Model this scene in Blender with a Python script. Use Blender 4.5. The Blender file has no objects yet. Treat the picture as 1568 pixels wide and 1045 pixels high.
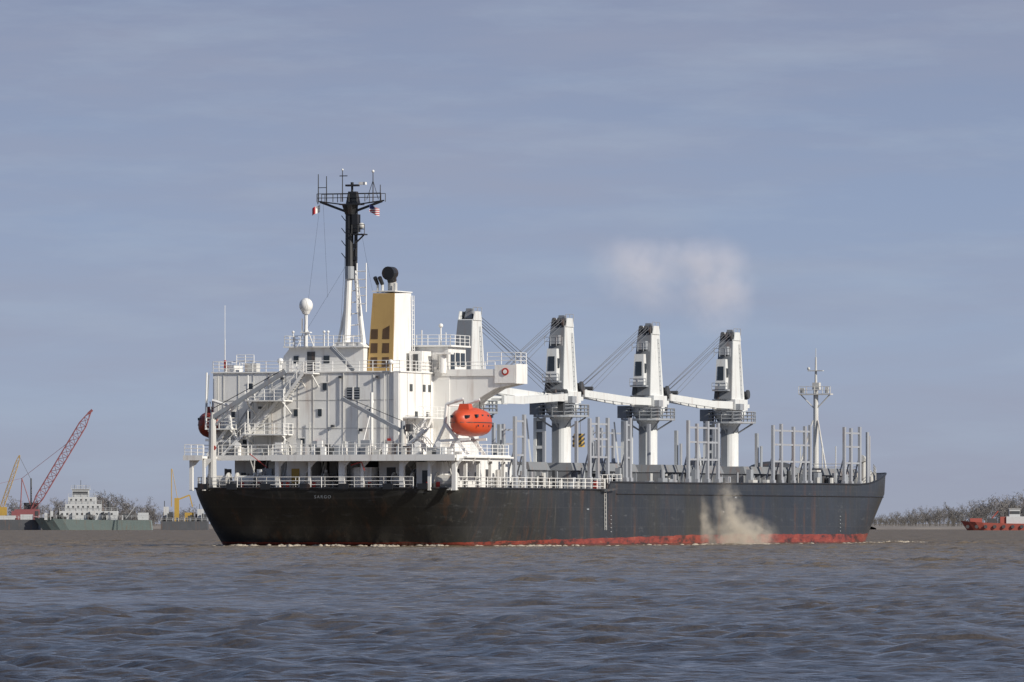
import bpy, bmesh, math, random
import numpy as np
from mathutils import Vector
random.seed(7); np.random.seed(7)
sc = bpy.context.scene

# ------------------------------------------------------------------ materials
def new_mat(name):
    m = bpy.data.materials.new(name); m.use_nodes = True
    nt = m.node_tree
    return m, nt, nt.nodes["Principled BSDF"]
def N(nt, t, **kw):
    n = nt.nodes.new(t)
    for k, v in kw.items(): setattr(n, k, v)
    return n
def objcoord(nt, scale):
    tc = N(nt, 'ShaderNodeTexCoord'); mp = N(nt, 'ShaderNodeMapping')
    mp.inputs['Scale'].default_value = scale
    nt.links.new(tc.outputs['Object'], mp.inputs['Vector'])
    return mp.outputs['Vector']
def noise(nt, vec, scale=1.0, detail=4.0, rough=0.55):
    n = N(nt, 'ShaderNodeTexNoise')
    n.inputs['Scale'].default_value = scale; n.inputs['Detail'].default_value = detail
    n.inputs['Roughness'].default_value = rough
    nt.links.new(vec, n.inputs['Vector'])
    return n.outputs['Fac']
def ramp(nt, fac, stops):
    r = N(nt, 'ShaderNodeValToRGB'); e = r.color_ramp.elements
    while len(e) < len(stops): e.new(0.5)
    for i, (p, c) in enumerate(stops):
        e[i].position = p; e[i].color = (c if len(c) == 4 else (*c, 1))
    nt.links.new(fac, r.inputs['Fac'])
    return r.outputs['Color']
def mixc(nt, fac, a, b, mode='MIX'):
    m = N(nt, 'ShaderNodeMix', data_type='RGBA', blend_type=mode)
    if isinstance(fac, (int, float)): m.inputs[0].default_value = fac
    else: nt.links.new(fac, m.inputs[0])
    for v, i in ((a, 6), (b, 7)):
        if isinstance(v, tuple): m.inputs[i].default_value = (*v[:3], 1)
        else: nt.links.new(v, m.inputs[i])
    return m.outputs[2]
def math_n(nt, op, a, b=None, c=None, clamp=False):
    m = N(nt, 'ShaderNodeMath', operation=op); m.use_clamp = clamp
    for i, v in enumerate((a, b, c)):
        if v is None: continue
        if isinstance(v, (int, float)): m.inputs[i].default_value = v
        else: nt.links.new(v, m.inputs[i])
    return m.outputs[0]
def paint(name, col, rough=0.5, rust=0.25, var=0.12, scale=0.5, rustcol=(0.22, 0.10, 0.045)):
    m, nt, b = new_mat(name)
    n1 = noise(nt, objcoord(nt, (1, 1, 1)), scale, 5)
    dark = tuple(c * (1 - 2 * var) for c in col)
    base = mixc(nt, n1, dark, tuple(min(1, c * (1 + var * .4)) for c in col))
    n2 = noise(nt, objcoord(nt, (1.6, 1.6, 0.16)), 1.0, 6, .6)
    mask = ramp(nt, n2, [(0.53, (0, 0, 0)), (0.74, (rust, rust, rust))])
    nt.links.new(mixc(nt, mask, base, rustcol), b.inputs['Base Color'])
    b.inputs['Roughness'].default_value = rough
    return m

WHITE = paint('white_paint', (0.77, 0.76, 0.73), .45, .34, .07)
WHITE2 = paint('offwhite_paint', (0.54, 0.535, 0.51), .5, .5, .1)
GREY = paint('grey_paint', (0.30, 0.32, 0.345), .55, .4, .12)
CRANEW = paint('crane_light_paint', (0.64, 0.65, 0.64), .5, .32, .08)
CRANED = paint('crane_grey_panel', (0.19, 0.205, 0.225), .55, .35, .15)
DGREY = paint('dark_grey_steel', (0.06, 0.064, 0.07), .6, .4, .2)
BLACK = paint('black_paint', (0.018, 0.019, 0.022), .5, .2, .2)
STAN = paint('stanchion_grey', (0.33, 0.345, 0.375), .55, .45, .12)
TAN = paint('tan_funnel_paint', (0.43, 0.285, 0.105), .5, .3, .08)
BROWN = paint('brown_recess', (0.08, 0.045, 0.02), .6, .3, .1)
ORANGE = paint('orange_lifeboat', (0.58, 0.075, 0.025), .4, .2, .1)
ORANGED = paint('dark_red_lifeboat', (0.24, 0.035, 0.02), .5, .2, .1)  # darker red than the starboard boat
DECK = paint('deck_paint', (0.14, 0.09, 0.07), .7, .5, .2)
HATCH = paint('hatch_grey', (0.20, 0.21, 0.22), .6, .6, .15)
RED = paint('red_paint', (0.45, 0.035, 0.03), .5, .2, .1)
YELLOW = paint('yellow_paint', (0.45, 0.29, 0.06), .5, .3, .1)
REDLIFE = paint('red_fire_gear', (0.42, 0.03, 0.02), .5, .1, .1)
GREENH = paint('pale_green_paint', (0.17, 0.215, 0.205), .6, .4, .1)
BARGE = paint('barge_grey', (0.085, 0.09, 0.10), .7, .5, .2)
HAZEW = paint('hazed_white', (0.52, 0.53, 0.53), .6, .3, .08)  # distance haze mixed into the white of the far craft
HRED = paint('crane_boom_red', (0.26, 0.085, 0.09), .6, .2, .1)
TUGRED = paint('tug_red', (0.33, 0.08, 0.06), .6, .2, .1)
ROPE = paint('wire_rope', (0.12, 0.125, 0.14), .6, .0, .1)
FOAM = paint('foam', (0.44, 0.385, 0.31), .8, .0, .25, 2)
def glass(name, c=(0.015, 0.02, 0.025)):
    m, nt, b = new_mat(name)
    n = noise(nt, objcoord(nt, (1, 1, 1)), 3, 2)
    nt.links.new(mixc(nt, n, c, tuple(2 * x for x in c)), b.inputs['Base Color'])
    b.inputs['Roughness'].default_value = .15
    return m
GLASS = glass('dark_window')

def hull_mat():
    m, nt, b = new_mat('hull_paint')
    tc = N(nt, 'ShaderNodeTexCoord'); sp = N(nt, 'ShaderNodeSeparateXYZ')
    nt.links.new(tc.outputs['Object'], sp.inputs[0])
    X, Y, Z = sp.outputs
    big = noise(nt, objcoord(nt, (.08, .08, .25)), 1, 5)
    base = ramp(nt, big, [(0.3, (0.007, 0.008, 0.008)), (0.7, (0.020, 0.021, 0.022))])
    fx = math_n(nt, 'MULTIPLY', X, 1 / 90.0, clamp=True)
    base = mixc(nt, fx, base, mixc(nt, big, (0.014, 0.018, 0.025), (0.032, 0.039, 0.052)))  # bluer, lighter tone forward: sunlit sky sheen painted into the colour
    def seam(v, period, w):
        f = math_n(nt, 'FRACT', math_n(nt, 'DIVIDE', v, period))
        return math_n(nt, 'LESS_THAN', f, w)
    smx = math_n(nt, 'MAXIMUM', seam(X, 7.3, .012), seam(Z, 1.9, .03))
    base = mixc(nt, math_n(nt, 'MULTIPLY', smx, .4), base, (0.06, 0.06, 0.065))
    wn = N(nt, 'ShaderNodeTexWhiteNoise', noise_dimensions='2D'); cb = N(nt, 'ShaderNodeCombineXYZ')
    nt.links.new(math_n(nt, 'FLOOR', math_n(nt, 'DIVIDE', X, 7.3)), cb.inputs[0]); nt.links.new(math_n(nt, 'FLOOR', math_n(nt, 'DIVIDE', Z, 1.9)), cb.inputs[1])
    nt.links.new(cb.outputs[0], wn.inputs[0])
    base = mixc(nt, math_n(nt, 'MULTIPLY', wn.outputs['Value'], .22), base, (0.055, 0.058, 0.062))
    gr = ramp(nt, noise(nt, objcoord(nt, (.25, .25, .05)), 1, 5, .6), [(.45, (0, 0, 0)), (.65, (.6, .6, .6))])
    base = mixc(nt, gr, base, (0.032, 0.031, 0.025))
    st = noise(nt, objcoord(nt, (.62, .62, .03)), 1, 6, .62)
    st = ramp(nt, st, [(0.54, (0, 0, 0)), (0.66, (1, 1, 1))])
    br = noise(nt, objcoord(nt, (.9, .9, .4)), 1, 5, .65)
    br = ramp(nt, br, [(.42, (0, 0, 0)), (.64, (1, 1, 1))])
    base = mixc(nt, math_n(nt, 'MULTIPLY', math_n(nt, 'MULTIPLY', st, br), .6), base, (0.105, 0.05, 0.026))
    st2 = noise(nt, objcoord(nt, (2.4, 2.4, .10)), 1, 4, .6)
    st2 = ramp(nt, st2, [(0.61, (0, 0, 0)), (0.74, (.5, .5, .5))])
    base = mixc(nt, st2, base, (0.10, 0.088, 0.076))
    sc1 = noise(nt, objcoord(nt, (.35, .35, 1.6)), 1, 9, .72)
    sc1 = ramp(nt, sc1, [(0.58, (0, 0, 0)), (0.70, (.5, .5, .5))])
    base = mixc(nt, sc1, base, (0.115, 0.12, 0.125))
    lim = math_n(nt, 'MULTIPLY_ADD', X, 0.0095, 0.42)
    lim = math_n(nt, 'MINIMUM', lim, 1.12)
    wob = noise(nt, objcoord(nt, (.35, .35, .35)), 1, 4)
    lim = math_n(nt, 'ADD', lim, math_n(nt, 'MULTIPLY', math_n(nt, 'SUBTRACT', wob, .5), .35))
    bt = math_n(nt, 'LESS_THAN', Z, lim)
    rn = noise(nt, objcoord(nt, (.4, .4, 1.1)), 1, 8, .75)
    red = ramp(nt, rn, [(0.39, (0.04, 0.02, 0.018)), (0.48, (0.18, 0.034, 0.024)), (0.60, (0.26, 0.048, 0.03)), (.70, (.26, .14, .10))])
    base = mixc(nt, bt, base, red)
    wet = math_n(nt, 'LESS_THAN', Z, math_n(nt, 'MULTIPLY', wob, .55))
    base = mixc(nt, math_n(nt, 'MULTIPLY', wet, .6), base, (0.03, 0.022, 0.015))
    nt.links.new(base, b.inputs['Base Color'])
    b.inputs['Roughness'].default_value = .4
    bp = N(nt, 'ShaderNodeBump'); bp.inputs['Strength'].default_value = .55; bp.inputs['Distance'].default_value = .14
    nt.links.new(noise(nt, objcoord(nt, (.38, .38, .25)), 1, 3), bp.inputs['Height'])
    nt.links.new(bp.outputs[0], b.inputs['Normal'])
    return m
HULL = hull_mat()

# ------------------------------------------------------------------ mesh builder
def empty(name, loc=(0, 0, 0), rz=0):
    e = bpy.data.objects.new(name, None); e.location = loc; e.rotation_euler = (0, 0, rz)
    sc.collection.objects.link(e); return e
class Part:
    def __init__(s, name, mat, parent=None, flip=True, smooth=False):
        s.n, s.m, s.p, s.f, s.sm = name, mat, parent, (-1 if flip else 1), smooth
        s.v, s.fc = [], []
    def add(s, vs, fs):
        o = len(s.v)
        s.v += [(x, y * s.f, z) for x, y, z in vs]
        s.fc += [tuple(o + i for i in f) for f in fs]
    def hexa(s, lo, hi):
        s.add(list(lo) + list(hi), [(0, 3, 2, 1), (4, 5, 6, 7), (0, 1, 5, 4), (1, 2, 6, 5), (2, 3, 7, 6), (3, 0, 4, 7)])
    def box(s, x0, x1, y0, y1, z0, z1, tx=0, ty=0):
        s.hexa([(x0, y0, z0), (x1, y0, z0), (x1, y1, z0), (x0, y1, z0)],
               [(x0 + tx, y0 + ty, z1), (x1 - tx, y0 + ty, z1), (x1 - tx, y1 - ty, z1), (x0 + tx, y1 - ty, z1)])
    def tube(s, p, q, r, r2=None, n=6, caps=True):
        p, q = Vector(p), Vector(q); r2 = r if r2 is None else r2
        d = (q - p)
        if d.length < 1e-6: return
        d.normalize()
        a = d.cross(Vector((0, 0, 1)) if abs(d.z) < .9 else Vector((1, 0, 0))).normalized(); b = d.cross(a)
        vs = []
        for c, rr in ((p, r), (q, r2)):
            for i in range(n):
                t = 2 * math.pi * i / n
                vs.append(tuple(c + (a * math.cos(t) + b * math.sin(t)) * rr))
        fs = [(i, (i + 1) % n, n + (i + 1) % n, n + i) for i in range(n)]
        if caps: fs += [tuple(range(n))[::-1], tuple(range(n, 2 * n))]
        s.add(vs, fs)
    def path(s, pts, r, n=5):
        for a, b in zip(pts[:-1], pts[1:]): s.tube(a, b, r, n=n)
    def beam(s, p, q, w, h):
        p, q = Vector(p), Vector(q); d = (q - p).normalized()
        a = d.cross(Vector((0, 0, 1)))
        a = a.normalized() if a.length > 1e-3 else Vector((1, 0, 0))
        b = a.cross(d).normalized()
        vs = []
        for c in (p, q):
            for i, j in ((-1, -1), (1, -1), (1, 1), (-1, 1)):
                vs.append(tuple(c + a * i * w / 2 + b * j * h / 2))
        s.add(vs, [(0, 1, 2, 3), (7, 6, 5, 4), (0, 4, 5, 1), (1, 5, 6, 2), (2, 6, 7, 3), (3, 7, 4, 0)])
    def prism(s, poly, x0, x1):
        n = len(poly)
        vs = [(x0, a, b) for a, b in poly] + [(x1, a, b) for a, b in poly]
        s.add(vs, [tuple(range(n)), tuple(range(n, 2 * n))[::-1]] + [(i, n + i, n + (i + 1) % n, (i + 1) % n) for i in range(n)])
    def sphere(s, c, rx, ry=None, rz=None, nu=14, nv=9):
        ry = rx if ry is None else ry; rz = rx if rz is None else rz
        vs, fs = [], []
        for j in range(nv + 1):
            ph = -math.pi / 2 + math.pi * j / nv
            for i in range(nu):
                t = 2 * math.pi * i / nu
                vs.append((c[0] + rx * math.cos(ph) * math.cos(t), c[1] + ry * math.cos(ph) * math.sin(t), c[2] + rz * math.sin(ph)))
        for j in range(nv):
            for i in range(nu):
                fs.append((j * nu + i, j * nu + (i + 1) % nu, (j + 1) * nu + (i + 1) % nu, (j + 1) * nu + i))
        s.add(vs, fs)
    def rail(s, pts, h=1.05, bars=3, sp=1.6, r=.03):
        for a, b in zip(pts[:-1], pts[1:]):
            a, b = Vector(a), Vector(b); L = (b - a).length; k = max(1, int(L / sp))
            for i in range(k + 1):
                c = a.lerp(b, i / k); s.tube(c, c + Vector((0, 0, h)), r * 1.25, n=4, caps=False)
            for j in range(bars):
                dz = Vector((0, 0, h * (j + 1) / bars)); s.tube(a + dz, b + dz, r, n=4, caps=False)
    def ladder(s, p, q, w=.5, ax=(0, 1, 0), r=.04, sp=.45):
        p, q, ax = Vector(p), Vector(q), Vector(ax)
        s.tube(p - ax * w / 2, q - ax * w / 2, r, n=4); s.tube(p + ax * w / 2, q + ax * w / 2, r, n=4)
        k = int((q - p).length / sp)
        for i in range(1, k):
            c = p.lerp(q, i / k); s.tube(c - ax * w / 2, c + ax * w / 2, r * .8, n=4)
    def done(s):
        me = bpy.data.meshes.new(s.n); me.from_pydata(s.v, [], s.fc); me.update()
        if s.sm: me.polygons.foreach_set('use_smooth', [True] * len(me.polygons))
        me.materials.append(s.m)
        bm = bmesh.new(); bm.from_mesh(me); bmesh.ops.recalc_face_normals(bm, faces=bm.faces); bm.to_mesh(me); bm.free()
        o = bpy.data.objects.new(s.n, me); sc.collection.objects.link(o)
        if s.p: o.parent = s.p
        return o

# ------------------------------------------------------------------ SHIP   local: x forward, s starboard, z up
PHI = math.radians(20.19)
ship = empty('bulk_carrier_ship', (-18.26, 731.1, 0), math.pi / 2 - PHI)
HB = 14.1
def sm(t): t = max(0, min(1, t)); return t * t * (3 - 2 * t)
def sheer(x):
    if x < 42: return 5.55
    z = 6.32 + .15 * sm((x - 60) / 60)
    if x > 125: z += 1.35 * sm((x - 125) / 18)
    if x < 43: z = 5.55 + (6.32 - 5.55) * (x - 42)
    return z
def outline(z):
    f = max(0, min(1, z / 5.55))
    xs = 3.4 * (1 - f) ** 1.3 - .3
    if z < 0: xs = 3.4 + 1.5 * (-z)
    W_ = HB - 1.6 * (1 - f) ** 1.2
    xe = 156 + 6.5 * max(0, z / 7) ** 1.2
    xb = 119.5 + 9 * f
    pts = []
    for i in range(13):
        th = math.pi / 2 * i / 12
        pts.append((xs + 5.5 * (1 - math.cos(th) ** .5 if i < 12 else 1), W_ * math.sin(th) ** .55))
    x1 = xs + 5.5
    for x in sorted(set([41.9, 42.1, 43.0] + list(np.linspace(x1 + 1.5, xb, 36)))):
        pts.append((x, W_ + (HB - .05 * (1 - f) - W_) * sm((x - x1) / 26)))
    for i in range(1, 19):
        t = i / 18
        pts.append((xb + (xe - xb) * t, HB * (1 - t ** 2.0) if i < 18 else 0.0))
    return pts
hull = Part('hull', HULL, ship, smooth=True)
rings = []
for z in [-2, -.6, 0, .6, 1.3, 2.2, 3.2, 4.2, 5.0, 5.55]:
    rings.append([(x, s_, z) for x, s_ in outline(z)])
rings.append([(x, s_, sheer(x) + .05) for x, s_ in outline(6.6)])
npt = len(rings[0]); vs = []; fs = []
for r in rings: vs += r
for r in rings: vs += [(x, -s_, z) for x, s_, z in r]
R = len(rings)
for side in (0, 1):
    for j in range(R - 1):
        for i in range(npt - 1):
            a = side * R * npt + j * npt + i
            fs.append((a, a + 1, a + 1 + npt, a + npt))
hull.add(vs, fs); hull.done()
deck = Part('main_deck', DECK, ship)
od = outline(5.4)
deck.add([(x, s_ * .995, 5.4) for x, s_ in od] + [(x, -s_ * .995, 5.4) for x, s_ in od], [(i, i + 1, npt + i + 1, npt + i) for i in range(npt - 1)])
deck.done()
trim = Part('rubbing_strake', BLACK, ship)
for sg in (1, -1):
    trim.path([(x, sg * (s_ + .05), sheer(x) + .08) for x, s_ in outline(6.6)], .09, 5)
    trim.path([(x, sg * (s_ + .04), 5.2) for x, s_ in outline(5.2) if x > 43], .06, 4)
for s_ in (-12, -9, -5.5, -1.5, 2.5, 7, 10.5):
    trim.box(-.35, -.1, s_ - .5, s_ + .5, 5.5, 6.05)
trim.done()

# ---- foam along the waterline
foam = Part('waterline_foam', FOAM, ship, smooth=True)
ow = outline(0.0)
def onhull(d):
    for a, b in zip(ow[:-1], ow[1:]):
        if a[0] <= d <= b[0] and b[0] > a[0]:
            t = (d - a[0]) / (b[0] - a[0]); return a[1] + (b[1] - a[1]) * t
    return 0
for k in range(1900):
    x = random.choice([random.uniform(3.2, 155), random.uniform(3.1, 30), random.gauss(77, 5), random.uniform(120, 150)])
    g = math.sin(x * .9) + math.sin(x * .37 + 1) + random.gauss(0, .8)
    if g < .7: continue
    s_ = onhull(x) + random.random() ** 2 * 3.4 + .1
    rr = random.uniform(.05, .24)
    foam.sphere((x, s_, .03), rr * random.uniform(1, 3), rr * 1.5, rr * random.uniform(.4, .9), 7, 4)
for k in range(560):
    s_ = random.uniform(-12, 12)
    if math.sin(s_ * 1.3) + random.gauss(0, .7) < .4: continue
    foam.sphere((3.2 - random.random() * 3, s_, .04), random.uniform(.1, .5), random.uniform(.1, .5), random.uniform(.05, .26), 7, 4)
for k in range(330):
    t = random.random() ** 1.4
    foam.sphere((143 + t * 6 - random.random() * 6, 13.0 + t * 6.5 + random.gauss(0, .4), .0), random.uniform(.1, .4), random.uniform(.1, .35), random.uniform(.05, .36) * (1.1 - t), 7, 4)
foam.done()

# ---- superstructure
W = Part('deckhouse_walls', WHITE, ship); W2 = Part('deck_fittings', WHITE2, ship)
Gp = Part('grey_fittings', GREY, ship); DG = Part('dark_fittings', DGREY, ship); WN = Part('windows', GLASS, ship)
RL = Part('handrails', WHITE, ship); BK = Part('black_fittings', BLACK, ship); RF = Part('red_fittings', REDLIFE, ship)
YF = Part('yellow_fittings', YELLOW, ship)
ZD = 5.4; ZP = 8.7; ZT = 16.75
W.box(7, 24, -11.5, 10.6, ZD, 8.45)
W.box(-.5, 14.6, -4.8, 13.9, 8.47, 8.70)
W.box(3.2, 14.6, -13.9, -4.8, 8.475, 8.70)
W.box(-.5, 3.2, -13.9, -11.9, 8.47, 8.69)
W.box(14.6, 25, -12.5, 8.6, 8.475, 8.69)
W.box(-.57, -.505, -4.8, 13.9, 8.2, 8.80); W.box(-.3, 14.4, 13.905, 14.0, 8.2, 8.80); W.box(-.57, -.505, -13.9, -11.9, 8.3, 8.78); W.box(3.12, 3.195, -11.9, -4.8, 8.3, 8.8)
for s_, w_ in ((-13.4, .16), (-12.1, .12), (-4.5, .22), (-1.2, .12), (2.1, .3), (4.2, .14), (8.2, .22), (11.0, .14), (13.5, .2)):
    W.box(.2, .2 + 2 * w_, s_ - w_, s_ + w_, ZD, 8.46)
    W.prism([(s_ + w_, 8.46), (s_ + w_ + .8, 8.46), (s_ + w_, 7.6)], .3, .42)
W.box(2.2, 5.2, -4.3, -2.0, ZD, 8.46); W.box(1.4, 3.9, 2.9, 4.7, ZD, 7.6); W.box(2.6, 6.2, 5.0, 7.6, ZD, 8.46); W.box(1.6, 4.2, 9.2, 11.8, ZD, 8.1)
YF.box(2.13, 2.19, -3.8, -3.0, ZD + .2, ZD + 2.1); DG.box(2.53, 2.59, 5.8, 6.7, ZD + .2, ZD + 2.2); DG.box(1.53, 1.59, 9.8, 10.4, ZD + .5, ZD + 1.9)
DG.box(6.6, 6.99, -11.4, 10.4, ZD, 8.44)
W.box(6.4, 6.59, -11.4, -9.6, ZD, 8.44); W.box(6.4, 6.59, -7.9, -5.6, ZD, 8.44); W.box(6.4, 6.59, -1.6, 1.8, ZD, 8.44); W.box(6.4, 6.59, 8.2, 10.4, ZD, 8.44)
for x in (3.5, 7, 10.3, 13.9): W.box(x - .15, x + .15, 13.3, 13.6, ZD, 8.46)
for x in (9, 11.5, 14, 17, 20, 22.5):
    dr = x in (9, 17)
    (DG if dr else WN).box(x - .35, x + .35, 10.61, 10.66, ZD + (.2 if dr else 1.1), ZD + (2.1 if dr else 1.8))
DG.box(5.9, 5.99, -3.2, 1.2, 8.95, 9.6); DG.box(5.9, 5.99, 1.8, 3.4, 8.9, 9.5); DG.box(5.9, 5.99, 3.9, 5.0, 8.9, 9.3)
W.box(6, 19.3, -13.5, 5.8, ZP + .005, ZT)
W.box(19.3, 21, -12, 7.5, ZP + .005, 16.5); W.box(15, 19.3, 5.8, 7.5, ZP + .006, 16.5)
W.box(5.85, 19.4, -13.65, 5.95, ZT, ZT + .12)
for s_ in np.arange(-12.4, 5.6, 1.55): W2.box(5.955, 5.998, s_ - .04, s_ + .04, ZP + .1, ZT - .05)
W.box(5.80, 5.99, 5.25, 5.75, ZP + .1, ZT - .03)
for x in np.arange(8, 19, 2.1): W2.box(x - .03, x + .03, 5.803, 5.84, ZP + .1, ZT - .05)
for z in (11.4, 14.1): W2.box(5.962, 5.995, -13.45, 5.2, z - .03, z + .03)
for s_, z in ((-5.1, 15.4), (-1.9, 15.4), (-4.9, 12.9), (-2.4, 12.9), (-9.6, 15.4), (-11.4, 12.7), (-9.8, 12.7), (2.9, 12.9), (-10.2, 10.0), (-4.2, 10.1)):
    WN.box(5.92, 5.985, s_ - .19, s_ + .19, z - .34, z + .34); W.box(5.88, 5.96, s_ - .27, s_ + .27, z + .345, z + .42)
WN.box(5.93, 5.985, .4, 1.7, 14.2, 15.3)
for z in (14.35, 14.6, 14.85, 15.1): Gp.box(5.88, 5.92, .4, 1.7, z, z + .08)
W.box(5.84, 5.95, .98, 1.12, 14.15, 15.35)
for x, z in ((9, 15.3), (12.5, 15.3), (14, 15.3), (17, 15.3), (10.4, 12.7), (13.5, 12.7), (16.5, 12.6)):
    WN.box(x - .34, x + .34, 5.815, 5.86, z - .34, z + .34)
WN.box(8.5, 9.6, 5.815, 5.86, 8.9, 10.9); DG.box(11.2, 12.2, 5.815, 5.86, 8.9, 10.9)
for s_, z0, z1 in ((-7.3, 8.8, 16.6), (-3.4, 8.8, 12.0), (4.3, 8.8, 16.6), (-12.9, 8.8, 16.5), (0.1, 12, 16.7)):
    W2.tube((5.8, s_, z0), (5.8, s_, z1), .06, n=6)
for s_, z in ((-6.2, 16.2), (-.2, 16.3), (3.6, 16.3), (-8.5, 13.4), (1.9, 11.2), (-1, 11.6)):
    DG.box(5.6, 5.9, s_ - .15, s_ + .15, z - .12, z + .12)
RF.box(5.8, 5.93, -2.9, -2.6, 9.7, 10.2); RF.box(5.8, 5.93, 4.6, 4.9, 9.9, 10.4)
# bridge wing
wing = [(7.4, 16.66), (14.2, 16.66), (14.2, 15.75), (12.2, 15.3), (10.4, 14.3), (8.8, 12.7), (7.5, 11.6), (7.4, 11.5)]
W.prism(wing, 15.1, 15.35); W.prism(wing, 17.8, 17.95)
W.box(15.0, 18, 7.51, 14.25, 16.67, 16.80)
W.prism([(7.51, 16.0), (14.1, 16.5), (14.1, 15.9), (11.6, 15.35), (8.8, 13.3), (7.51, 12.5)], 15.4, 17.75)
W.prism([(-13.55, 16.68), (-14.4, 16.68), (-14.4, 15.75), (-13.55, 15)], 15.1, 18)
W.box(14.9, 18, 14.26, 14.42, 15.75, 17.65); W.box(14.88, 15.06, 12.2, 14.255, 15.8, 17.55); W.box(14.93, 14.99, 5.98, 12.18, 16.5, 17.15)
RF.tube((14.78, 13.3, 16.9), (14.87, 13.3, 16.9), .36, n=14); W.tube((14.74, 13.3, 16.9), (14.9, 13.3, 16.9), .2, n=12)
RL.rail([(15, 6.2, 17.15), (15, 12.2, 17.15)], .7, 2, 1.0)
RL.rail([(15, 11.4, 17.6), (15, 14.3, 17.6), (18, 14.3, 17.6)], 1.15, 3, 1.2)
# wheelhouse
W.box(15.2, 20, -7, 7.3, 16.81, 19.35); W.box(14.9, 20.4, -7.3, 7.7, 19.36, 19.52)
for s_ in (-1, 1, 3.4, 5.2): WN.box(15.13, 15.19, s_ - .38, s_ + .38, 17.7, 18.5)
DG.box(15.13, 15.19, 6.4, 7.0, 16.95, 18.8)
for x in (16.3, 17.7, 19.1): WN.box(x - .5, x + .5, 7.32, 7.38, 17.5 if x > 17 else 16.9, 18.8)
RL.rail([(14.95, 1.8, 19.5), (14.95, 7.6, 19.5), (20.3, 7.6, 19.5)], 1.0, 3, 1.1)
W.tube((15.3, 6.5, 19.5), (15.3, 6.5, 21.3), .07); W.sphere((15.3, 6.5, 21.4), .22); W.tube((15.6, 4.4, 19.5), (15.6, 4.4, 21), .06); W.tube((18, 6, 19.5), (18, 6, 20.8), .05)
W.box(12.5, 15, 4.3, 5.6, 16.88, 18.9); DG.box(12.43, 12.49, 4.7, 5.2, 17.0, 18.6)
W.tube((14.5, 7.0, 16.8), (14.5, 7.0, 18.6), .35, n=12); W.box(14.0, 14.85, 6.2, 8.0, 18.6, 18.78)
# upper deckhouse under mast
W.box(8, 13, -6.4, 1.3, ZT + .12, 19.2); W.box(7.5, 13.2, -6.8, 1.5, 19.2, 19.33)
W.prism([(-6.4, 16.87), (-7.4, 16.87), (-7.0, 18.4), (-6.4, 19.1)], 8.1, 12)
DG.box(7.93, 7.99, -4.5, -3.7, 16.95, 18.8); WN.box(7.93, 7.99, -2.8, -2.2, 17.7, 18.4); WN.box(7.93, 7.99, -5.9, -5.4, 17.7, 18.4)
RL.rail([(7.6, -6.7, 19.33), (7.6, 1.4, 19.33)], 1.0, 3, 1.0); RL.rail([(7.6, -6.7, 19.33), (13, -6.7, 19.33)], 1.0, 3, 1.2)
RL.rail([(6, -13.5, ZT + .12), (6, 5.8, ZT + .12), (14.8, 5.8, ZT + .12)], 1.0, 3, 1.3)
RL.rail([(6, -13.5, ZT + .12), (15, -13.5, ZT + .12)], 1.0, 3, 1.3)
Gp.beam((7.3, -1.6, 19.2), (6.5, .9, ZT + .2), .12, .3); Gp.beam((6.7, -1.6, 19.2), (6.2, .9, ZT + .2), .12, .3)
for i in range(9):
    t = i / 9; Gp.box(6.4 + .6 * (1 - t), 6.8 + .3 * (1 - t), -1.6 + 2.5 * t, -1.4 + 2.5 * t, 19.1 - 2.3 * t, 19.16 - 2.3 * t)
def stair(p, q, w=.7):
    (x, s0, z0), (_, s1, z1) = p, q
    for dx in (0, w):
        W.beam((x + dx, s0, z0), (x + dx, s1, z1), .06, .28)
        RL.tube((x + dx, s0, z0 + 1), (x + dx, s1, z1 + 1), .035, n=4)
        for t in (0, .33, .66, 1):
            a = s0 + (s1 - s0) * t; b = z0 + (z1 - z0) * t; RL.tube((x + dx, a, b), (x + dx, a, b + 1), .035, n=4)
    n = int(abs(z1 - z0) / .24)
    for i in range(n):
        t = (i + .5) / n; a = s0 + (s1 - s0) * t; b = z0 + (z1 - z0) * t
        W2.box(x + .04, x + w - .04, a - .12, a + .12, b - .02, b + .02)
def platform(x0, x1, s0, s1, z, br=True):
    W.box(x0, x1, s0, s1, z - .12, z)
    RL.rail([(x0 + .05, s0, z), (x0 + .05, s1, z)], 1.0, 3, .9)
    RL.rail([(x0, s0, z), (x1, s0, z)], 1.0, 3, 1.0); RL.rail([(x0, s1, z), (x1, s1, z)], 1.0, 3, 1.0)
    if br:
        for s_ in (s0 + .15, s1 - .15): W.beam((x0 + .1, s_, z - .2), (x1, s_, z - 1.3), .1, .12)
platform(3.6, 5.95, -9.2, -5.2, 14.1); platform(3.6, 5.95, -9.2, -5.2, 10.85); platform(3.6, 5.95, -13.2, -10.6, 11.4)
stair((4.0, -5.4, 14.1), (4.0, -3.3, 16.75)); stair((4.9, -9.2, 10.95), (4.9, -6.4, 14.0)); stair((3.9, -9.3, 11.0), (3.9, -11.7, 8.8))
W.tube((4.1, -9.1, 8.7), (4.1, -9.1, 16.5), .07); W.tube((4.1, -5.3, 8.7), (4.1, -5.3, 15.3), .07)
platform(4.2, 5.95, -4.1, -2.4, 16.7)
Gp.beam((5.5, -13.7, 16.6), (4.2, -13.5, 12.3), .1, .1); Gp.beam((5.5, -13.6, 14.0), (4.2, -12.9, 12.2), .1, .1)
W.tube((4.6, -13.7, 11.3), (4.9, -13.7, 16.8), .09)
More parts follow.
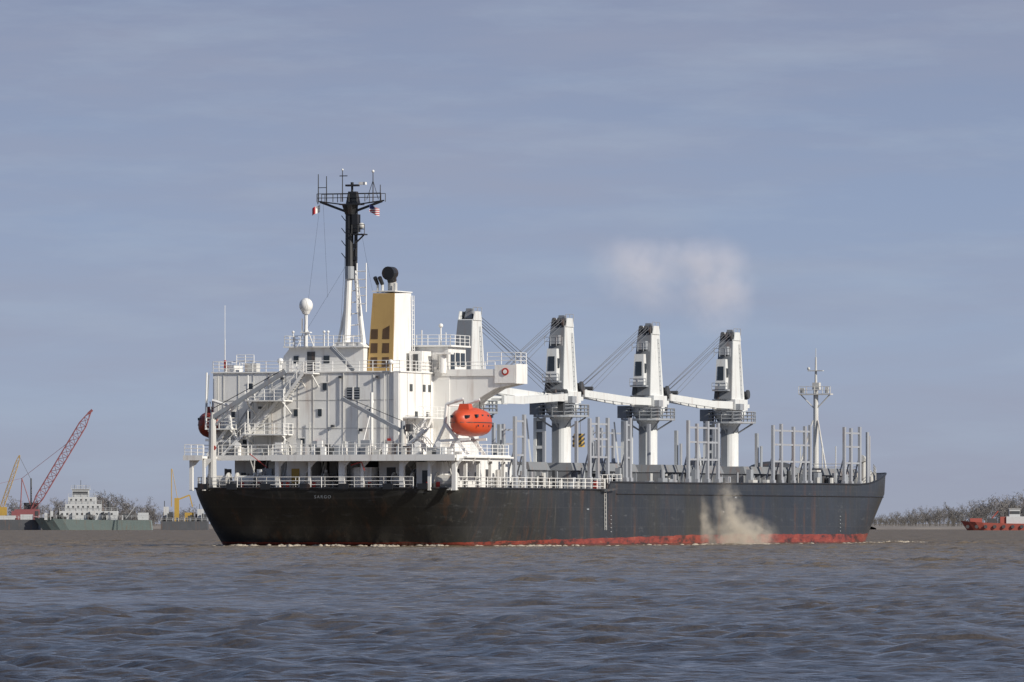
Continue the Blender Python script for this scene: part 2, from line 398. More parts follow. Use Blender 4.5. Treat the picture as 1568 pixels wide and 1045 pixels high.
# provision crane, port
W2.tube((1, -11.5, ZD), (1, -11.5, 12.2), .42, .34, 12); W2.tube((1, -11.5, 12.2), (1, -11.5, 12.9), .2, n=8)
Gp.beam((1, -11.6, 12.35), (1.2, -4.0, 16.8), .32, .38); Gp.beam((1, -11.3, 11.6), (1.1, -8.4, 14.1), .15, .18)
BK.tube((1, -11.6, 13.2), (1.2, -4.2, 17.0), .035, n=4); BK.tube((1.2, -4.0, 16.8), (1.2, -4.0, 15.6), .035, n=4)
Gp.beam((5.2, -12.6, 9.0), (4.3, -6.9, 16.4), .12, .14); RF.tube((.9, -11.3, 9.5), (.75, -11.3, 9.5), .25)
# small starboard stores crane
W2.tube((2.4, 7.5, ZP), (2.4, 7.5, 11.2), .38, .3, 12); Gp.tube((2.4, 7.5, 11.2), (2.4, 7.5, 12), .24, n=8)
Gp.beam((2.4, 7.3, 11.1), (2.8, 1.1, 14.2), .3, .34); BK.tube((2.4, 7.5, 12), (2.8, 1.3, 14.4), .03, n=4)
DG.box(2.1, 2.8, 7.9, 8.4, 11, 11.7)
W.tube((5.3, 3.2, ZP), (5.3, 3.2, 14.8), .16, n=8); W.tube((3.2, 2.8, 8.7), (5.8, 3.2, 14.0), .04, n=4)
for x in (7.5, 9.2): W.beam((x, 6.3, 8.8), (x + .8, 7.6, 12.4), .12, .22)
W.box(6.8, 14.5, 5.9, 7.4, 12.35, 12.47); RL.rail([(7, 7.4, 12.47), (14.4, 7.4, 12.47)], 1, 3, 1.2)
stair((8, 8.2, 8.8), (8, 6.0, 11.3)); stair((5.2, 5.8, 8.8), (5.2, 8.6, 11.2))
# rails
RL.rail([(-.4, -4.7, 8.75), (-.4, 13.8, 8.75), (14.4, 13.8, 8.75)], 1.05, 3, 1.4)
RL.rail([(3.2, -11.8, 8.72), (3.2, -4.9, 8.72)], 1.05, 3, 1.4); RL.rail([(-.4, -11.9, 8.75), (-.4, -13.8, 8.75), (14, -13.8, 8.75)], 1.05, 3, 1.5)
def edge(x0, x1, sg=1, inset=.25): return [(x, sg * (s_ - inset), 5.58) for x, s_ in outline(5.55) if x0 <= x <= x1]
RL.rail(edge(1.6, 42.2), 1.1, 3, 1.7, .038); RL.rail(edge(-1, 42, -1), 1.1, 3, 2.0)
RL.rail([(-.05, s_, 5.58) for s_ in np.linspace(-8.5, 9.5, 7)], 1.1, 3, 1.6)
# funnel
FN = Part('funnel_casing', WHITE, ship); FT = Part('funnel_tan_face', TAN, ship); FB = Part('funnel_recesses', BROWN, ship)
FN.hexa([(9, 1.55, ZT + .1), (14.0, 1.75, ZT + .1), (14.0, 3.95, ZT + .1), (9, 3.95, ZT + .1)],
        [(9.5, 1.9, 24.4), (13.9, 1.9, 24.55), (13.9, 3.95, 24.55), (9.5, 3.95, 24.4)])
FT.hexa([(8.86, 1.35, ZT + .1), (8.99, 1.35, ZT + .1), (8.99, 3.97, ZT + .1), (8.86, 3.97, ZT + .1)],
        [(9.36, 1.75, 24.42), (9.49, 1.75, 24.42), (9.49, 3.97, 24.42), (9.36, 3.97, 24.42)])
for z in (17.3, 18.65, 20.0):
    for s_ in (2.0, 3.2):
        ox = 8.86 + .5 * (z - ZT) / 7.6; e = .95 if s_ < 3 else 1.3 if z > 19 else .95
        FB.hexa([(ox - .03, s_ - .36, z), (ox + .05, s_ - .36, z), (ox + .05, s_ + .36, z), (ox - .03, s_ + .36, z)],
                [(ox + .04, s_ - .33, z + .95), (ox + .12, s_ - .33, z + .95), (ox + .12, s_ + .36, z + e), (ox + .04, s_ + .36, z + e)])
FN.box(9.3, 14.0, 1.7, 4.05, 24.56, 24.66)
FN.done(); FT.done(); FB.done()
W.ladder((14.2, 4.1, ZT), (14.0, 4.1, 24.3), .5, (1, 0, 0))
W2.tube((11, 3.1, 24.5), (11, 3.1, 25.7), .42, n=12); BK.tube((11, 3.1, 25.6), (10.7, 3.1, 26.3), .45, .5, 12)
BK.tube((11.2, 3.1, 26.4), (10.1, 3.0, 26.35), .60, .66, 16)
for s_, x in ((2.0, 10.0), (2.35, 10.4), (2.5, 9.9)):
    W2.tube((x, s_, 24.5), (x, s_, 25.5), .11); BK.tube((x, s_, 25.3), (x - .5, s_ - .1, 25.95), .16, .2, 8)
W2.tube((10.3, 3.7, 24.5), (10.3, 3.7, 25.4), .2, n=8)
# main mast
mx, ms = 8.6, -.3
W.tube((mx, ms - .45, 19.2), (mx, ms - .1, 26.8), .42, .36, 12)
W.tube((mx + .3, ms + 1.3, 19.2), (mx + .1, ms + .45, 26.8), .26, .2, 10); W.tube((mx, ms - 1.3, 19.2), (mx, ms - .55, 23), .16, .1, 8)
W.box(mx - .8, mx + 1, ms - 1.6, ms + 1.7, 19.34, 19.7, .0, .5)
for i in range(6):
    z = 20.2 + i * 1.1; W.tube((mx, ms - .2, z), (mx + .2, ms + 1.05 - i * .1, z + .1), .06)
W.ladder((mx - .2, ms + 1.25, 22.6), (mx - .2, ms + 1.25, 27.3), .95, (0, 1, 0), .055, .75)
BK.tube((mx, ms - .05, 26.8), (mx, ms - .1, 33.0), .44, .36, 12); BK.tube((mx + .1, ms + .5, 26.6), (mx + .1, ms + .6, 33), .2, .16, 8)
Gp.tube((mx - .1, ms + .0, 25.8), (mx - .1, ms, 27.0), .47, n=12)
for z in (27.6, 28.8, 30.0, 31.2): BK.box(mx - .15, mx + .15, ms, ms + .7, z, z + .35); BK.tube((mx, ms - .5, z + .2), (mx, ms - .9, z + .7), .04)
BK.box(mx - .6, mx + .5, ms + .5, ms + 1.6, 30.0, 30.12); BK.tube((mx, ms + .3, 29.0), (mx, ms + 1.4, 30.0), .08)
W2.sphere((mx - .1, ms + 1.2, 30.9), .3); BK.rail([(mx - .6, ms + .4, 30.1), (mx - .6, ms + 1.7, 30.1)], .9, 2, .6); BK.box(mx - .4, mx + .4, ms + .3, ms + .9, 30.3, 32)
for sg in (-1, 1):
    BK.beam((mx, ms + sg * .2, 32.2), (mx, ms + sg * 3.2 + .1, 33.25), .16, .22)
    BK.beam((mx, ms + sg * .2, 32.9), (mx, ms + sg * 3.4 + .1, 33.3), .12, .12)
BK.box(mx - .7, mx + .7, ms - .9, ms + 1.2, 32.9, 33.02); BK.tube((mx, ms, 32), (mx, ms, 32.9), .5, .8, 12)
BK.rail([(mx - .6, ms - 3.2, 33.2), (mx - .6, ms + 3.4, 33.2)], .8, 2, .8, .035); BK.rail([(mx + .6, ms - 3.2, 33.2), (mx + .6, ms + 3.4, 33.2)], .8, 1, 1.6, .03)
for ds, z1 in ((-3.1, 35.9), (-2.25, 35.7), (-.6, 36.2), (2.55, 36.0), (3.3, 34.8), (-3.15, 33.0)):
    BK.tube((mx - .5, ms + ds, 33.2), (mx - .5, ms + ds, z1), .06, .04, 5)
BK.tube((mx - .5, ms - .9, 35.7), (mx - .5, ms - .1, 35.7), .05); W.sphere((mx - .5, ms + 2.55, 36.1), .14); W.sphere((mx - .5, ms - .6, 36.3), .1)
BK.tube((mx - .5, ms - 3.1, 34.6), (mx - .5, ms - 2.25, 34.6), .04)
BK.box(mx - .4, mx + .4, ms - .3, ms + .9, 33.03, 34.2, .1, .2); BK.tube((mx, ms + .2, 34.2), (mx, ms + .2, 34.7), .12)
BK.box(mx - .3, mx + .2, ms - .4, ms + .9, 34.7, 34.88); W.box(mx - .2, mx + .3, ms + .95, ms + 1.6, 34.85, 35.1); BK.tube((mx, ms + .2, 34.88), (mx, ms + .2, 35.1), .16)
BK.tube((mx - .5, ms + 2.55, 35.2), (mx - .5, ms + 1.9, 33.4), .03); BK.tube((mx - .5, ms + 2.55, 35.2), (mx - .5, ms + 3.1, 33.4), .03)
for a, b in (((mx, ms - 3.1, 33.2), (6.2, -4.1, 20.5)), ((mx, ms - .5, 27), (7.5, -4.3, 21)), ((mx, ms + .8, 32), (9.4, 1.7, 24.6)), ((mx, ms - 2.8, 33.2), (7.5, -2.2, 24))):
    BK.tube(a, b, .010, n=3)
for ds, z1 in ((-1.1, 28), (-.6, 31), (.9, 29.5)): W.tube((mx, ms + ds, 19.6), (mx, ms + ds * .5, z1), .02, n=3)
# satcom dome
W.tube((7.4, -4.4, 19.3), (7.4, -4.4, 22.7), .17, n=8); W.tube((7.4, -4.4, 22.4), (7.4, -4.4, 22.8), .3, .5, 12)
DM = Part('satcom_dome', WHITE, ship, smooth=True); DM.sphere((7.4, -4.4, 23.25), .66, .66, .72, 20, 12); DM.done()
W.box(7.1, 7.7, -4.9, -3.9, 20.6, 20.7); W.tube((7.4, -4.8, 20.7), (7.4, -4.8, 22), .08); W.tube((7.4, -5.3, 19.3), (7.4, -4.5, 21), .05); W.tube((7.4, -3.6, 19.3), (7.4, -4.3, 21), .05)
for s_ in (-2.6, -2.2, -5.8): W.tube((7.6, s_, 19.3), (7.6, s_, 20.6), .06); W.sphere((7.6, s_, 20.7), .14)
W.tube((6.1, -12.3, ZT), (6.1, -12.3, 20), .05); W.tube((6.1, -12.3, 20), (6.1, -12.3, 23.3), .025, n=4); RF.tube((6.1, -12.3, 17.2), (6.1, -12.3, 18.0), .12)
W.tube((7, -6.9, ZT), (7, -6.9, 17.6), .12); W.sphere((7, -6.9, 17.9), .3); W.sphere((5.7, 5.0, 17.7), .26); W.tube((5.7, 5.0, ZT), (5.7, 5.0, 17.6), .12)
W.box(6.3, 8.5, -12.5, -11.5, ZT + .12, 17.5); W2.box(6.5, 7.5, -10.4, -9.2, ZT + .125, 17.7); RL.rail([(5.9, -11, 17.7), (5.9, -9.2, 17.7)], .8, 3, .8)
# lifeboats
def lifeboat(cx, cs, cz, name, mat):
    L = Part(name, mat, ship, smooth=True); nseg = 18; nr = 20; vs = []; fs = []
    for i in range(nseg + 1):
        t = -1 + 2 * i / nseg; k = max(0.03, (1 - abs(t) ** 2.6)) ** .6
        for j in range(nr):
            a = 2 * math.pi * j / nr; y = math.cos(a); z = math.sin(a)
            yy = 1.55 * k * math.copysign(abs(y) ** .7, y)
            zz = (1.3 if z < 0 else 1.5 - .3 * abs(t + .15)) * k ** .7 * math.copysign(abs(z) ** .8, z)
            vs.append((cx + 3.8 * t, cs + yy, cz + zz + .25 * abs(t) ** 3))
    for i in range(nseg):
        for j in range(nr): fs.append((i * nr + j, i * nr + (j + 1) % nr, (i + 1) * nr + (j + 1) % nr, (i + 1) * nr + j))
    fs.append(tuple(range(nr))); fs.append(tuple(range(nseg * nr, nseg * nr + nr)))
    L.add(vs, fs); L.done()
    L = Part(name + '_cockpit', mat, ship); L.box(cx - 2.2, cx - .9, cs - .6, cs + .6, cz + 1.1, cz + 1.8, .2, .15); L.done()
    D = Part(name + '_fender', DGREY, ship)
    for q in (1.58, -1.58): D.path([(cx + 3.8 * t, cs + q * max(.03, (1 - abs(t) ** 2.6)) ** .6, cz + .02) for t in np.linspace(-.98, .98, 12)], .04)
    D.done()
    for t in (-.55, -.2, .2, .5):
        WN.box(cx + 3.8 * t - .2, cx + 3.8 * t + .2, cs + 1.2, cs + 1.46, cz + .5, cz + .78); WN.box(cx + 3.8 * t - .1, cx + 3.8 * t, cs + 1.45, cs + 1.56, cz - .4, cz - .2)
    for s_ in (-.7, .1, .8): WN.box(cx - 3.45, cx - 2.6, cs + s_ - .15, cs + s_ + .15, cz + .45, cz + .7)
lifeboat(6.3, 13.0, 11.85, 'lifeboat_starboard', ORANGE); lifeboat(8.6, -13.9, 11.75, 'lifeboat_port', ORANGED)
for sg in (1, -1):
    for x in (4.4, 8.9):
        W.path([(x, sg * 9.6, 8.75), (x, sg * 11.0, 11.6), (x, sg * 11.2, 13.6), (x, sg * 12.9, 14.1)], .17, 6)
        W.beam((x, sg * 13.4, 8.8), (x, sg * 11.1, 11.7), .25, .3); W.beam((x, sg * 10.2, 10.1), (x, sg * 13.6, 10.3), .25, .25)
        BK.tube((x, sg * 12.9, 14.1), (x, sg * 12.9, 13.2), .05)
        W2.box(x - .3, x + .3, sg * 9.7 - .5, sg * 9.7 + .5, 8.72, 9.5)
    W.tube((4.4, sg * 11.2, 13.5), (8.9, sg * 11.2, 13.5), .1)
W.box(1.5, 14.4, 14.01, 14.35, 8.5, 8.66)
for x in (4, 8, 12): W.prism([(14.01, 8.49), (14.3, 8.49), (14.01, 7.9)], x, x + .12)
# mooring gear and clutter
for s_ in (-11, -8.2, -5.9, -1, 7.9, 12.3):
    W2.tube((1.6, s_ - .9, 6.3), (1.6, s_ + .9, 6.3), .55, n=12); W2.tube((1.6, s_ - 1.0, 6.3), (1.6, s_ - .9, 6.3), .85, n=14); W2.tube((1.6, s_ + .9, 6.3), (1.6, s_ + 1, 6.3), .85, n=14)
    W2.box(1.0, 2.4, s_ - 1.2, s_ + 1.1, 5.42, 5.75); DG.box(2.45, 2.9, s_ - .3, s_ + .5, 5.45, 6.4)
for s_ in (-12.3, -9.5, -6.9, -2.8, 1, 4.6, 8, 11):
    for d in (-.3, .3): BK.tube((.7, s_ + d, 5.4), (.7, s_ + d, 6.1), .2, n=10)
random.seed(3)
for k in range(95):
    x = random.uniform(2.6, 6.0); s_ = random.uniform(-12.5, 12); P = random.choice([W, W2, W2, Gp, DG]); h = random.uniform(.5, 2.2); w = random.uniform(.12, .45)
    P.box(x, x + w, s_, s_ + w * random.uniform(1, 2.5), 5.43, 5.42 + h)
for k in range(30):
    s_ = random.uniform(-13, 13); W2.tube((random.uniform(1, 6), s_, 5.4), (random.uniform(1, 6), s_ + random.uniform(-.8, .8), 8.4), random.uniform(.04, .09), n=5)
for k in range(9):
    s_ = random.uniform(-12, 12); RF.box(.9, 1.1, s_, s_ + .3, 5.6, 6.2)
RF.path([(-.2, 3.2, 7.8), (-.2, 4.3, 8.1), (-.2, 4.6, 7.3)], .05); RF.path([(-.1, -7.2, 8.9), (-.2, -5.4, 7.6)], .04)
for k in range(46):
    x = random.uniform(.2, 5.3); s_ = random.uniform(-4.3, 12); P = random.choice([W, W2, Gp, DG, W]); h = random.uniform(.3, 1.5); w = random.uniform(.12, .5)
    P.box(x, x + w, s_, s_ + w * random.uniform(1, 2), 8.72, 8.72 + h)
for k in range(14):
    x = random.uniform(3.4, 5.3); s_ = random.uniform(-12.8, -5); h = random.uniform(.5, 1.5); random.choice([W2, Gp, W]).box(x, x + .35, s_, s_ + random.uniform(.2, .9), 8.72, 8.72 + h)
for s_, x in ((-10, 4), (-3.4, 3.2), (2.2, 2.2), (8.8, 3.2), (11.4, 2)):
    W.tube((x, s_, 8.7), (x, s_, 9.7), .22, n=8); W.tube((x, s_, 9.7), (x - .4, s_, 9.8), .28, .3, 8)
for k in range(60):
    x = random.uniform(15, 40); s_ = random.uniform(8.8, 13.2); P = random.choice([W2, Gp, DG, W2, Gp]); h = random.uniform(.4, 2.2); w = random.uniform(.15, .5)
    if random.random() < .5: P.tube((x, s_, 5.4), (x, s_, 5.4 + h), w * .6, n=8)
    else: P.box(x, x + w * 2, s_, s_ + w, 5.42, 5.42 + h)
Gp.box(25, 31, -9, 9.5, 5.41, 8.0); DG.box(25.5, 30.5, 9.51, 9.6, 6.0, 7.0); Gp.tube((27, 8, 8), (27, 8, 9.6), .4, n=10); Gp.tube((27, 8, 9.6), (26.4, 8, 9.7), .5, n=10)
W2.ladder((41.2, 14.2, 5.6), (41.2, 14.25, 1.6), .5, (1, 0, 0), .03, .4); DG.beam((40.0, 14.3, 5.5), (43.5, 14.35, 5.7), .5, .2)
RL.rail([(41.5, 13.8, 6.3), (47, 13.9, 6.35)], .8, 2, 1.2); RF.box(40.2, 40.7, 13.3, 13.6, 5.6, 6.5)
# hatches
HC = Part('hatch_covers', HATCH, ship)
for x0, x1 in ((44, 64), (71.5, 91.5), (98.5, 118.5), (126, 139), (31.5, 37.5)):
    HC.box(x0, x1, -9.5, 9.5, 5.41, 7.5); n = max(1, int((x1 - x0) / 5))
    for i in range(n):
        a = x0 + (x1 - x0) * i / n; b = x0 + (x1 - x0) * (i + 1) / n - .15; HC.box(a - .05, b, -9.8, 9.8, 7.55, 8.35, .25, .3)
    for x in np.arange(x0 + .8, x1, 1.8): Gp.box(x, x + .12, 9.51, 9.95, 5.42, 7.4)
HC.done()
random.seed(11)
for k in range(90):
    x = random.uniform(43, 135); s_ = random.uniform(10.3, 12.4); P = random.choice([W2, Gp, Gp, DG]); h = random.uniform(.8, 2.6)
    if random.random() < .6: P.tube((x, s_, 5.4), (x, s_, 5.4 + h), random.uniform(.12, .35), n=8)
    else: P.box(x, x + random.uniform(.4, 1.6), s_, s_ + .5, 5.42, 5.42 + h)
# log stanchions
S = Part('timber_stanchions', STAN, ship)
def stgroup(g, sg, top=12.85, ss=12.4):
    g = list(g)
    for x in g:
        S.box(x - .26, x + .26, sg * ss - .13, sg * ss + .13, 5.45, top + random.uniform(-.25, .1)); S.box(x - .38, x + .38, sg * ss - .22, sg * ss + .22, 5.43, 6.9)
        S.tube((x, sg * (ss + .0), 9.8), (x, sg * (ss - 1.1), 5.6), .08, n=5)
    for z in (top - .75, 10.6, 8.8): S.box(g[0] + .27, g[-1] - .27, sg * ss - .07, sg * ss + .07, z, z + .2)
for g in ((20, 22.6), (41.6, 44.0, 47.0), (52.5, 53.8), (72, 74.8, 78.2, 81.6), (100, 102.8, 107, 111, 112.8), (125.0, 127.4, 130.6)): stgroup(g, 1)
for g in ((81, 84, 87.5), (112, 115, 119, 123.6), (130, 131)): stgroup(g, -1)
S.tube((134.4, 12.1, 5.4), (134.4, 12.1, 12.4), .2, n=8); S.tube((136.6, 11.6, 5.4), (136.6, 11.6, 12.0), .16, n=8)
for x, s_ in ((50, 8), (50.4, 4.4), (74, 7.4), (102, -3), (102.4, 5), (82, -8)): S.box(x - .2, x + .2, s_ - .14, s_ + .14, 8.3, random.choice([11.6, 12.6]))
S.done()
# cranes
def crane(i, x, fwd):
    A = Part('deck_crane_%d_tower' % i, CRANEW, ship); B = Part('deck_crane_%d_aft_panel' % i, CRANED, ship)
    C = Part('deck_crane_%d_fittings' % i, GREY, ship); D = Part('deck_crane_%d_sheaves' % i, DGREY, ship); E = Part('deck_crane_%d_ropes' % i, ROPE, ship)
    dz = [0, 0, -.15, -.2][i]
    A.tube((x, 0, 5.4), (x, 0, 8.4), 1.5, 1.0, 20); A.tube((x, 0, 8.4), (x, 0, 13.0), 1.0, 1.0, 20); A.tube((x, 0, 13.0), (x, 0, 14.2), 1.0, 1.75, 20); A.tube((x, 0, 14.2), (x, 0, 14.7), 1.8, n=20)
    for s_ in (-2.5, -1.5): A.box(x - 1.2, x - 1.0, s_ - .15, s_ + .15, 5.5, 13.2)
    for z in (6.6, 8.3, 10.0, 11.7, 12.85): A.box(x - 1.19, x - 1.01, -2.34, -1.66, z, z + .3)
    B.box(x - .95, x - .9, -2.4, -1.6, 5.6, 13.0); B.box(x - 1.05, x - .95, -.6, .1, 6, 12.6)
    A.beam((x - 1.5, -3.3, 13.1), (x - 1.3, -2.6, 6), .16, .16)
    A.box(x - 3, x + 3, -5, 5, 5.42, 7.9); C.box(x + 1.9, x + 2.4, 2.3, 2.6, 7.91, 12.2); C.box(x + 1.9, x + 2.4, 2.9, 3.05, 7.91, 10.8)
    C.tube((x, 0, 13.25), (x, 0, 13.45), 2.9, n=20)
    C.rail([(x + 2.85 * math.cos(a), 2.85 * math.sin(a), 13.42) for a in np.linspace(0, 2 * math.pi, 15)], 1.1, 3, 1.3, .05)
    for a in np.linspace(0, 2 * math.pi, 9)[:-1]: C.beam((x + 2.7 * math.cos(a), 2.7 * math.sin(a), 13.2), (x + 1.0 * math.cos(a), 1.0 * math.sin(a), 12.2), .1, .12)
    B.box(x - 2.2, x - .2, -2.7, -1.7, 13.5, 14.8); B.box(x - 2.0, x - 1.3, .9, 1.9, 13.5, 14.5)
    sg = 1 if fwd else -1
    A.box(x - 2.0, x + 2.3, -1.35, 1.35, 14.71, 15.9); C.box(x - 1.9, x - .6, 1.36, 1.9, 14.7, 15.4); B.box(x - 2.06, x - 2.01, -1.2, .3, 14.9, 15.85)
    A.hexa([(x - 2.1, -1.0, 15.91), (x + 2.2, -1.0, 15.91), (x + 2.2, 1.0, 15.91), (x - 2.1, 1.0, 15.91)],
           [(x - .9, -.75, 22.7 + dz), (x + 1.6, -.75, 22.7 + dz), (x + 1.6, .75, 22.7 + dz), (x - .9, .75, 22.7 + dz)])
    B.hexa([(x - 2.2, -1.08, 15.95), (x - 2.12, -1.08, 15.95), (x - 2.12, .93, 15.95), (x - 2.2, .93, 15.95)],
           [(x - 1.0, -.82, 22.6 + dz), (x - .92, -.82, 22.6 + dz), (x - .92, .68, 22.6 + dz), (x - 1.0, .68, 22.6 + dz)])
    if not fwd:
        A.box(x - 2.9, x - 1.7, -.7, .5, 17.0, 20.3, .25, .08)
        WN.hexa([(x - 2.87, -.45, 18.0), (x - 2.8, -.45, 18.0), (x - 2.8, .27, 18.0), (x - 2.87, .27, 18.0)],
                [(x - 2.75, -.42, 19.5), (x - 2.68, -.42, 19.5), (x - 2.68, .24, 19.5), (x - 2.75, .24, 19.5)])
        WN.box(x - 2.5, x - 2.05, .44, .53, 18.3, 19.3)
        C.box(x - 2.95, x - 2.85, -.7, .5, 17.0, 17.3)
        C.box(x - 2.9, x - 1.9, -1.05, .75, 16.8, 16.98); C.rail([(x - 2.9, -1.05, 16.98), (x - 2.9, .75, 16.98)], .7, 2, .6)
        C.box(x - 2.0, x - 1.2, -.6, .4, 20.8, 21.7); C.rail([(x - 2.0, -1.1, 20.6), (x - 2.0, .8, 20.6)], .9, 2, .6)
        D.box(x - 2.3, x - 2.0, -.9, -.5, 15.95, 16.7)
    C.ladder((x + 1.2, 1.05, 16), (x + 1.0, .82, 22), .4, (1, 0, 0), .025, .5)
    for s_ in (-.55, 0, .55): D.tube((x + sg * .7, s_ - .1, 23.0 + dz), (x + sg * .7, s_ + .1, 23.0 + dz), .55, n=14)
    A.box(x - .9, x + 1.5, -.85, -.76, 22.6 + dz, 23.5 + dz, .4, 0); A.box(x - .9, x + 1.5, .76, .85, 22.6 + dz, 23.5 + dz, .4, 0)
    B.box(x - .2, x + .6, -.4, .4, 22.8 + dz, 23.8 + dz, .2, .1); C.rail([(x - .8, .8, 23.2 + dz), (x + 1.5, .8, 23.2 + dz)], .7, 1, .8)
    D.tube((x + 2.9, -.8, 16.2), (x + 2.9, .9, 16.2), .65, n=14); A.box(x + 2.31, x + 3.4, -1.2, 1.2, 15.0, 15.4); D.tube((x + 3.0, 1.0, 16.5), (x + 3.0, 1.25, 16.5), .5, n=12)
    so_ = 1.9 if fwd else 0.0; L = 22.0; zj = 15.25 if not fwd else 14.7
    x0 = x + sg * 2.1; x1 = x + sg * L; mid = x0 + sg * 6
    for s_ in (-.95 + so_, .95 + so_):
        A.beam((x0, s_, zj), (mid, s_, zj), .3, .8); A.beam((mid, s_, zj), (x1, so_ + (s_ - so_) * .6, zj + .55), .3, .72)
    for k in range(7):
        xx = x0 + (x1 - x0) * (k + .5) / 7; A.box(xx - .12, xx + .12, -.8 + so_, .8 + so_, zj - .1 + .08 * k, zj + .15 + .08 * k)
    C.box(min(x1, x1 - sg * 1.4), max(x1, x1 - sg * 1.4), -.45 + so_, .45 + so_, zj + .25, zj + 1.0)
    D.tube((x1, -.6 + so_, zj + .9), (x1, .6 + so_, zj + .9), .45, n=12); D.tube((x1 - sg * 3, -.5 + so_, zj + 1.1), (x1 - sg * 3, .5 + so_, zj + 1.1), .22, n=10)
    for s_, e in ((-.55, .9), (-.2, 1.1), (.2, 1.0), (.55, 1.2)): E.tube((x + sg * .9, s_, 23.3 + dz), (x1 + sg * .1, s_ * .8 + so_, zj + e), .035, n=4, caps=False)
    for s_ in (-.3, .3): E.tube((x + sg * .9, s_, 22.7 + dz), (x1 - sg * 3.5, s_ + so_, zj + .9), .03, n=4, caps=False)
    if i == 2:
        for s_ in (-.2, .2): E.tube((x1, s_ + so_, zj + .3), (x1, s_ + so_, 11.6), .03, n=4)
        YB_ = Part('cargo_hook_block', YELLOW, ship); YB_.box(x1 - .5, x1 + .5, -.5, .5, 10.2, 11.6, .12, .1); YB_.done()
        for z in (10.35, 10.8, 11.25): D.beam((x1 - .53, -.5, z), (x1 - .53, .5, z + .3), .02, .2); D.beam((x1 - .5, .5, z), (x1 + .5, .5, z + .3), .04, .2)
    else:
        D.box(x1 - .25, x1 + .25, so_ - .3, so_ + .3, zj - .9, zj + .1)
    for P in (A, B, C, D, E): P.done()
for i in range(4): crane(i, 40.4 + 27.3 * i, i == 0)
# forecastle
FC = Part('forecastle_gear', WHITE2, ship)
FC.tube((153.2, 0, 5.4), (153.2, 0, 17.4), .36, .28, 12); FC.tube((153.2, 0, 17.4), (153.2, 0, 21.2), .17, .1, 8); FC.tube((153.2, 0, 21), (153.2, 0, 22.2), .04)
FC.box(152.7, 153.7, -1.9, 1.9, 16.9, 17.05); FC.rail([(152.7, -1.9, 17.05), (152.7, 1.9, 17.05)], .8, 2, .8, .03); FC.tube((153, -1.8, 17), (153.1, -.2, 15.4), .07); FC.tube((153, 1.8, 17), (153.1, .2, 15.4), .07)
FC.box(152.9, 153.4, -.9, .9, 19.6, 19.7); FC.sphere((153, -.8, 19.9), .18); FC.box(152.8, 153.5, -.3, .5, 17.5, 18.3); FC.box(152.9, 153.1, -1.8, -1.3, 17.1, 17.7); FC.box(152.9, 153.1, 1.2, 1.6, 17.1, 17.8)
FC.tube((151.5, -2.2, 6), (153, -.3, 14), .1); FC.tube((151.5, 2.2, 6), (153, .3, 14), .1); FC.box(147, 154, -5, 5, 5.42, 7.6)
for s_ in (1.8, -.8, 3.4): FC.tube((150, s_, 7.6), (150, s_, 11), .07)
for x, s_ in ((141.5, 6), (143, 8.2), (144, 3), (141, 9.2)):
    FC.tube((x, s_ - 1, 7.1), (x, s_ + 1, 7.1), .8, n=14); FC.tube((x, s_ + 1, 7.1), (x, s_ + 1.15, 7.1), 1.15, n=14); FC.tube((x, s_ - 1.15, 7.1), (x, s_ - 1, 7.1), 1.15, n=14); DG.box(x + 1.2, x + 2.2, s_ - .8, s_ + .8, 5.5, 8)
FC.box(137, 139, 4, 10, 7.4, 7.9); FC.tube((138, 10.5, 5.4), (138, 10.5, 9.4), .3, n=10); FC.tube((138, 10.5, 9.4), (137.2, 10.5, 9.5), .42, n=10)
FC.rail([(136.5, 12.4, 6.9), (139, 11.6, 7.5), (144, 9.8, 7.9)], 1.0, 3, 1.2, .04); FC.rail([(137, 3.9, 7.9), (137, 10, 7.9)], 1, 3, 1.2, .04)
FC.box(119.6, 121, 6, 11, 7.9, 8.1)
TP = Part('tarpaulin_covers', DGREY, ship, smooth=True)
TP.sphere((133, -6, 8.2), 4, 3.0, 1.5, 14, 8); TP.sphere((143.5, -2, 7.8), 2.5, 3.4, 1.5, 14, 8); TP.done(); FC.done()
MK = Part('hull_markings', GREY, ship)
for x, z in ((78, 3.4), (36, 3.6), (82, 4.9)): MK.box(x, x + .5, HB - .02, HB + .06, z, z + .14)
for k in range(5):
    for x in (43.0, 118.0): MK.box(x, x + .3, HB, HB + .05, 1.4 + k * .4, 1.48 + k * .4)
MK.done()
for P in (W, W2, Gp, DG, WN, RL, BK, RF, YF): P.done()
cu = bpy.data.curves.new('stern_name', 'FONT'); cu.body = "SARGO"; cu.size = .42; cu.align_x = 'CENTER'; cu.extrude = .01; cu.space_character = 1.4
to = bpy.data.objects.new('stern_name', cu); sc.collection.objects.link(to); to.parent = ship
to.rotation_euler = (math.radians(90), 0, math.radians(-90)); to.location = (-.14, -.3, 4.65); cu.materials.append(CRANED)
# flags
def flag_mat(name, fn):
    m, nt, b = new_mat(name); tc = N(nt, 'ShaderNodeTexCoord'); sp = N(nt, 'ShaderNodeSeparateXYZ')
    nt.links.new(tc.outputs['Object'], sp.inputs[0]); fn(nt, b, sp.outputs); b.inputs['Roughness'].default_value = .8; return m
def f1(nt, b, o): nt.links.new(mixc(nt, math_n(nt, 'GREATER_THAN', o[1], .45), (.7, .68, .65), (.45, .03, .04)), b.inputs['Base Color'])
def f2(nt, b, o):
    c = mixc(nt, math_n(nt, 'GREATER_THAN', math_n(nt, 'FRACT', math_n(nt, 'MULTIPLY', o[2], 5)), .5), (.6, .58, .58), (.40, .05, .06))
    ca = math_n(nt, 'MULTIPLY', math_n(nt, 'GREATER_THAN', o[2], .3), math_n(nt, 'GREATER_THAN', o[1], -.5))
    nt.links.new(mixc(nt, ca, c, (.04, .05, .16)), b.inputs['Base Color'])
